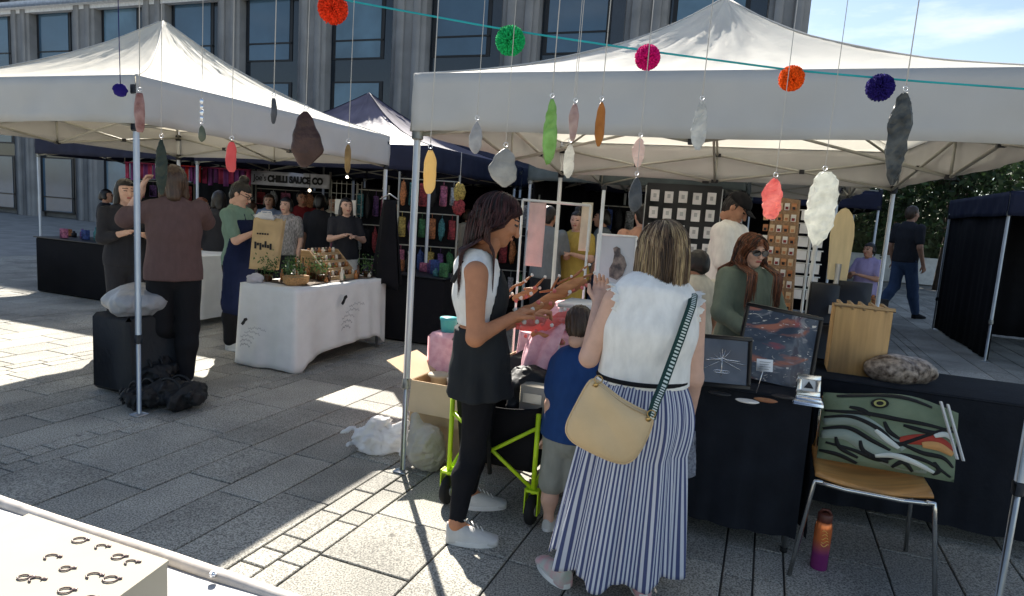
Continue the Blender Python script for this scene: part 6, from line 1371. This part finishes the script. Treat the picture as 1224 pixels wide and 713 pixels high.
crowd(530,246,9.3,70,'person in charcoal between the middle pole and the dark-haired woman','mid',h_br,1,0,cdk,cdk,res=.026,female=False)
crowd(220,238,10.9,-60,'person in mustard far behind the raised phone','fair',h_br,1,.05,cy,cdk,res=.026)
crowd(280,236,11.0,110,'person in lilac below the left end of the banner','mid',h_blk,1,.04,cvi,cdk,res=.026)
crowd(722,250,8.4,160,'person in slate grey walking past the white sign pole','mid',h_blk,1,.04,cg,den,res=.026)
crowd(126,226,10.2,20,'person in charcoal left of the left pole, far behind','mid',h_blk,1,.04,cdk,cdk,res=.026)
crowd(806,240,8.6,-80,'person in pale blue behind the highlighted hair','fair',h_br,1,0,cbl,cdk,res=.026,female=False)
# ================================================================ BACKGROUND GOODS
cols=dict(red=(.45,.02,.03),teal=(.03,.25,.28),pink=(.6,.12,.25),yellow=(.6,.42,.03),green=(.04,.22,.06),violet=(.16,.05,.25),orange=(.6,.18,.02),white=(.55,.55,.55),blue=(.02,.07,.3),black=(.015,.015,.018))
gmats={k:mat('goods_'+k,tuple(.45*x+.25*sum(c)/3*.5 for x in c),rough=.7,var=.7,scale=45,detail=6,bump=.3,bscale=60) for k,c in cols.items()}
rg=np.random.RandomState(21)
def goods_rack(label,p0,p1,Yd,z0,z1,rows,ncol,gl,order):
    a=aty(p0,300,Yd)*[1,1,0]; b=aty(p1,300,Yd)*[1,1,0]; t=thing('display_rack',label,'rack',(a+b)/2); d=b-a; w=np.linalg.norm(d); ud=d/w; nn=np.cross(ud,Z)
    mb=MB()
    for q in(a,b): mb.tube([q,q+Z*(z1+.08)],.014,7)
    for r in range(rows): zz=z0+(z1-z0)*(r+1)/rows; mb.tube([a+Z*zz,b+Z*zz],.008,6)
    obj('frame',mb,truss,t); mb=MB(); mb.box((a+b)/2+Z*(z0+z1)/2-nn*.05,(w,.012,z1-z0+.05),(ud,nn,Z)); obj('back_panel',mb,cb,t)
    for r in range(rows):
        zz=z0+(z1-z0)*(r+1)/rows; hh=(z1-z0)/rows*.82
        for k in range(ncol):
            cn2=order[(r*3+k)%len(order)]; c=a+d*((k+.5)/ncol)+nn*.05+Z*(zz-hh*.55); s_=.8+.3*rg.rand(); mb=MB(); mb.box(c,(w/ncol*.8*s_,.03,hh*.78*s_),(ud,nn,Z),bev=.012) if (r+k)%3 else mb.blob(c,(w/ncol*.36*s_,.03,hh*.40*s_),6,amp=.22,seed=int(rg.randint(999))); mb.tube([c+Z*hh*.4*s_,c*[1,1,0]+Z*zz],.004,4)
            single('pouch',mb,gmats[cn2],cn2+' pouch, %s from left, %s row, %s'%(['first','second','third','fourth','fifth','sixth'][k],['bottom','second','third','top'][r],gl),'pouch','pouches hung on the '+gl)
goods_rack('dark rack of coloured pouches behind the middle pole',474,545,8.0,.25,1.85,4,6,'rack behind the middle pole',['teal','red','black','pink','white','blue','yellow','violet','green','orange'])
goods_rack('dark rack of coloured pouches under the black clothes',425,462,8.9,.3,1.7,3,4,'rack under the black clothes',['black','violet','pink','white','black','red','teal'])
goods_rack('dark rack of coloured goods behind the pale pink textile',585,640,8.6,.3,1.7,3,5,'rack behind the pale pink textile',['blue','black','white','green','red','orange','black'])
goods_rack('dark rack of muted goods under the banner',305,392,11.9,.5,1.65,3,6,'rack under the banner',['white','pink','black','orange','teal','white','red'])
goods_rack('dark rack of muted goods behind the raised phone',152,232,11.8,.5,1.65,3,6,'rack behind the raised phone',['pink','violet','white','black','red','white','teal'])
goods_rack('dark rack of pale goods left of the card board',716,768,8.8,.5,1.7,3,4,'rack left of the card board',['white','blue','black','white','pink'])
# black clothes hanging at rear left-tent pole
t=thing('hanging_coat','bundle of black clothes hung on the rear pole of the left tent','coat',aty(463,300,6.95)); mb=MB(); c=aty(464,280,6.93)
mb.grid(lambda x,y:c+X*(.13*math.cos(6.283*x)*(.5+.6*y+.25*math.sin(x*30)*y))+Y_*(.08*math.sin(6.283*x)*(.6+.5*y))+Z*(.36-.92*y+.04*math.sin(x*19)*y),50,14); obj('coat',mb,cb,t,solid=.004); mb=MB(); mb.tube([c+Z*.36-X*.1,c+Z*.42,c+Z*.36+X*.1],.008,6); obj('hanger',mb,steel,t)
# bright emblem cloth
c=aty(549,235,7.6); mb=MB(); mb.blob(c+Z*.05,(.07,.03,.10),8,amp=.15,seed=2); t=thing('windsock','small yellow and red hanging ornament behind the dark-haired woman','ornament',c); obj('upper',mb,gmats['yellow'],t); mb=MB(); mb.blob(c-Z*.13,(.075,.03,.09),8,amp=.15,seed=4); obj('lower',mb,gmats['red'],t); mb=MB(); mb.tube([c+Z*.13,c+Z*.5],.004,4); obj('cord',mb,string,t)
# black card board with white cards
a=aty(772,240,6.75)*[1,1,0]; b=aty(862,240,6.6)*[1,1,0]; d=b-a; w=np.linalg.norm(d); ud=d/w; nn=np.cross(ud,Z)
t=thing('card_board','tall black panel pinned with rows of small white cards','board',(a+b)/2); mb=MB(); mb.box((a+b)/2+Z*1.15,(w,.03,1.55),(ud,nn,Z),bev=.004); obj('panel',mb,fr,t)
for r in range(4):
    for k in range(5):
        mb=MB(); mb.box(a+d*((k+.62)/5.3)+nn*.02+Z*(1.80-.17*r-.01*(k%2)),(.085,.004,.115),(ud,nn,Z)); mb.box(a+d*((k+.62)/5.3)+nn*.0235+Z*(1.80-.17*r),(.03,.003,.04),(ud,nn,Z),mi=1); obj('card',mb,[MC['white_paint'],steel],t)
for q in(a,b): mb=MB(); mb.tube([q,q+Z*1.9],.012,6); obj('leg',mb,steel,t)
# earring board
a=aty(912,250,4.9)*[1,1,0]; b=aty(955,250,4.75)*[1,1,0]; d=b-a; w=np.linalg.norm(d); ud=d/w; nn=np.cross(ud,Z)
t=thing('earring_stand','tall tan hessian board covered with rows of red and white earring cards','board',(a+b)/2); mb=MB()
mb.poly([a+Z*.75,b+Z*.75+ud*.05,b+Z*1.76,a+ud*.08+Z*1.78],nn,.03); obj('board',mb,mat('hessian',(.33,.21,.12),rough=.9,bump=.5,bscale=150,var=.2,scale=80),t)
for r in range(12):
    for k in range(5):
        mb=MB(); mb.box(a+ud*(.05*(r/12)+.03+k*(w-.03)/4.6)+nn*.02+Z*(1.71-.08*r),(.034,.004,.05),(ud,nn,Z)); mb.box(a+ud*(.05*(r/12)+.03+k*(w-.03)/4.6)+nn*.0235+Z*(1.70-.08*r),(.02,.004,.02),(ud,nn,Z),mi=1); obj('card',mb,[[shell,cardi,ww1][(r+k*2)%3],[gmats['red'],fr,ww1][(r*2+k)%3]],t)
mb=MB(); mb.tube([a+ud*w/2-nn*.03,a+ud*w/2-nn*.03+Z*1.7],.015,6); mb.box((a+b)/2+Z*.01,(.35,.3,.02),(ud,nn,Z)); obj('stand',mb,wd,t)
t=thing('card_rack','white wire rack of small cards right of the earring stand','rack',aty(965,330,5.0)*[1,1,0]); c=aty(967,300,5.0)*[1,1,0]
mb=MB(); mb.tube([c,c+Z*1.75],.01,6)
for r in range(7): mb.tube([c+Z*(1.1+.1*r)-U*.1,c+Z*(1.1+.1*r)+U*.1],.005,5)
obj('frame',mb,alu,t)
for r in range(7):
    for k in(-1,1): mb=MB(); mb.box(c+Z*(1.06+.1*r)+U*.05*k-V*.02,(.07,.004,.07),(U,V,Z)); obj('card',mb,MC['white_paint'],t)
# grid wire panel near 395-430
a=aty(396,240,8.9)*[1,1,0]; b=aty(432,240,8.8)*[1,1,0]; d=b-a
t=thing('wire_panel','wire grid panel standing behind the woman in white shorts','panel',(a+b)/2); mb=MB()
for k in range(7): mb.tube([a+d*k/6,a+d*k/6+Z*1.8],.005,4)
for k in range(13): mb.tube([a+Z*(.2+.13*k),b+Z*(.2+.13*k)],.004,4)
obj('grid',mb,truss,t); mb=MB(); mb.box((a+b)/2+Z*1.45-Y_*.03,(.28,.01,.2)); obj('notice',mb,shell,t)
# lower tables and goods in the mid background (dark cloths)
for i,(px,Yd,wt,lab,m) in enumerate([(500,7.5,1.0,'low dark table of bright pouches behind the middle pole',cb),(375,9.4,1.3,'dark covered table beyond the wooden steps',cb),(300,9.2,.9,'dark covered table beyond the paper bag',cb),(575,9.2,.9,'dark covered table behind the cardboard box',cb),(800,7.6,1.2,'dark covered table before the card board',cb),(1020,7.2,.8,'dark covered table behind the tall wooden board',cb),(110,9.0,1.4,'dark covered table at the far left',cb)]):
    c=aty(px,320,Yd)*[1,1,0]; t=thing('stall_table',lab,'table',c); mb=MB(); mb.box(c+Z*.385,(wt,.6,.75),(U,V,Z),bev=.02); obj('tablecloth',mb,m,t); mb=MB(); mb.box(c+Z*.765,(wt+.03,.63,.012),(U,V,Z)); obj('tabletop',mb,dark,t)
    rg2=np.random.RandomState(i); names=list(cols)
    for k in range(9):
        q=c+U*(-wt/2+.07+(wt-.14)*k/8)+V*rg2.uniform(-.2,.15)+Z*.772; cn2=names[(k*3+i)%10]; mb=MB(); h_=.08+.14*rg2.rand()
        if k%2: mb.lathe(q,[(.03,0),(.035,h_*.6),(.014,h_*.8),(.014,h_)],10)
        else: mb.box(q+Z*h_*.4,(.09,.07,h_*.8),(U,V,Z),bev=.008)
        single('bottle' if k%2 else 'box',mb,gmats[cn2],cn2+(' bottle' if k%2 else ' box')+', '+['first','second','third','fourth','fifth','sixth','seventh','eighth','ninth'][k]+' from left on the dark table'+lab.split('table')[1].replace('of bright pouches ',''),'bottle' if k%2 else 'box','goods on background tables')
sack('bag',atz(478,392,0)+Z*.10,(.36,.20,.11),91,pw,'large white sack lying at the foot of the rear pole of the left tent','bag',amp=.3,h=.02)
mb=MB(); c=atz(560,378,0); mb.box(c+Z*.01,(.35,.25,.015),(U,V,Z)); single('paper_sheet',mb,MC['white_paint'],'flat white sheet on the ground behind the middle pole','paper')
# lights in the dark tents (small lit bulbs seen in the photograph)
bulb=mat('lit_bulb',(1,.85,.6),emis=6.)
for i,(px,py) in enumerate([(370,228),(437,229),(457,228),(415,212)]):
    c=aty(px,py,9.9); t=thing('light_bulb','small lit bulb '+['right of the banner','left of the rear pole','next to the rear pole','above the woman in white shorts'][i],'lamp',c,'bulbs under the navy tents'); mb=MB(); mb.blob(c,.02,6); obj('glass',mb,bulb,t); mb=MB(); mb.tube([c+Z*.02,c+Z*.3],.006,5); obj('cord',mb,fr,t)
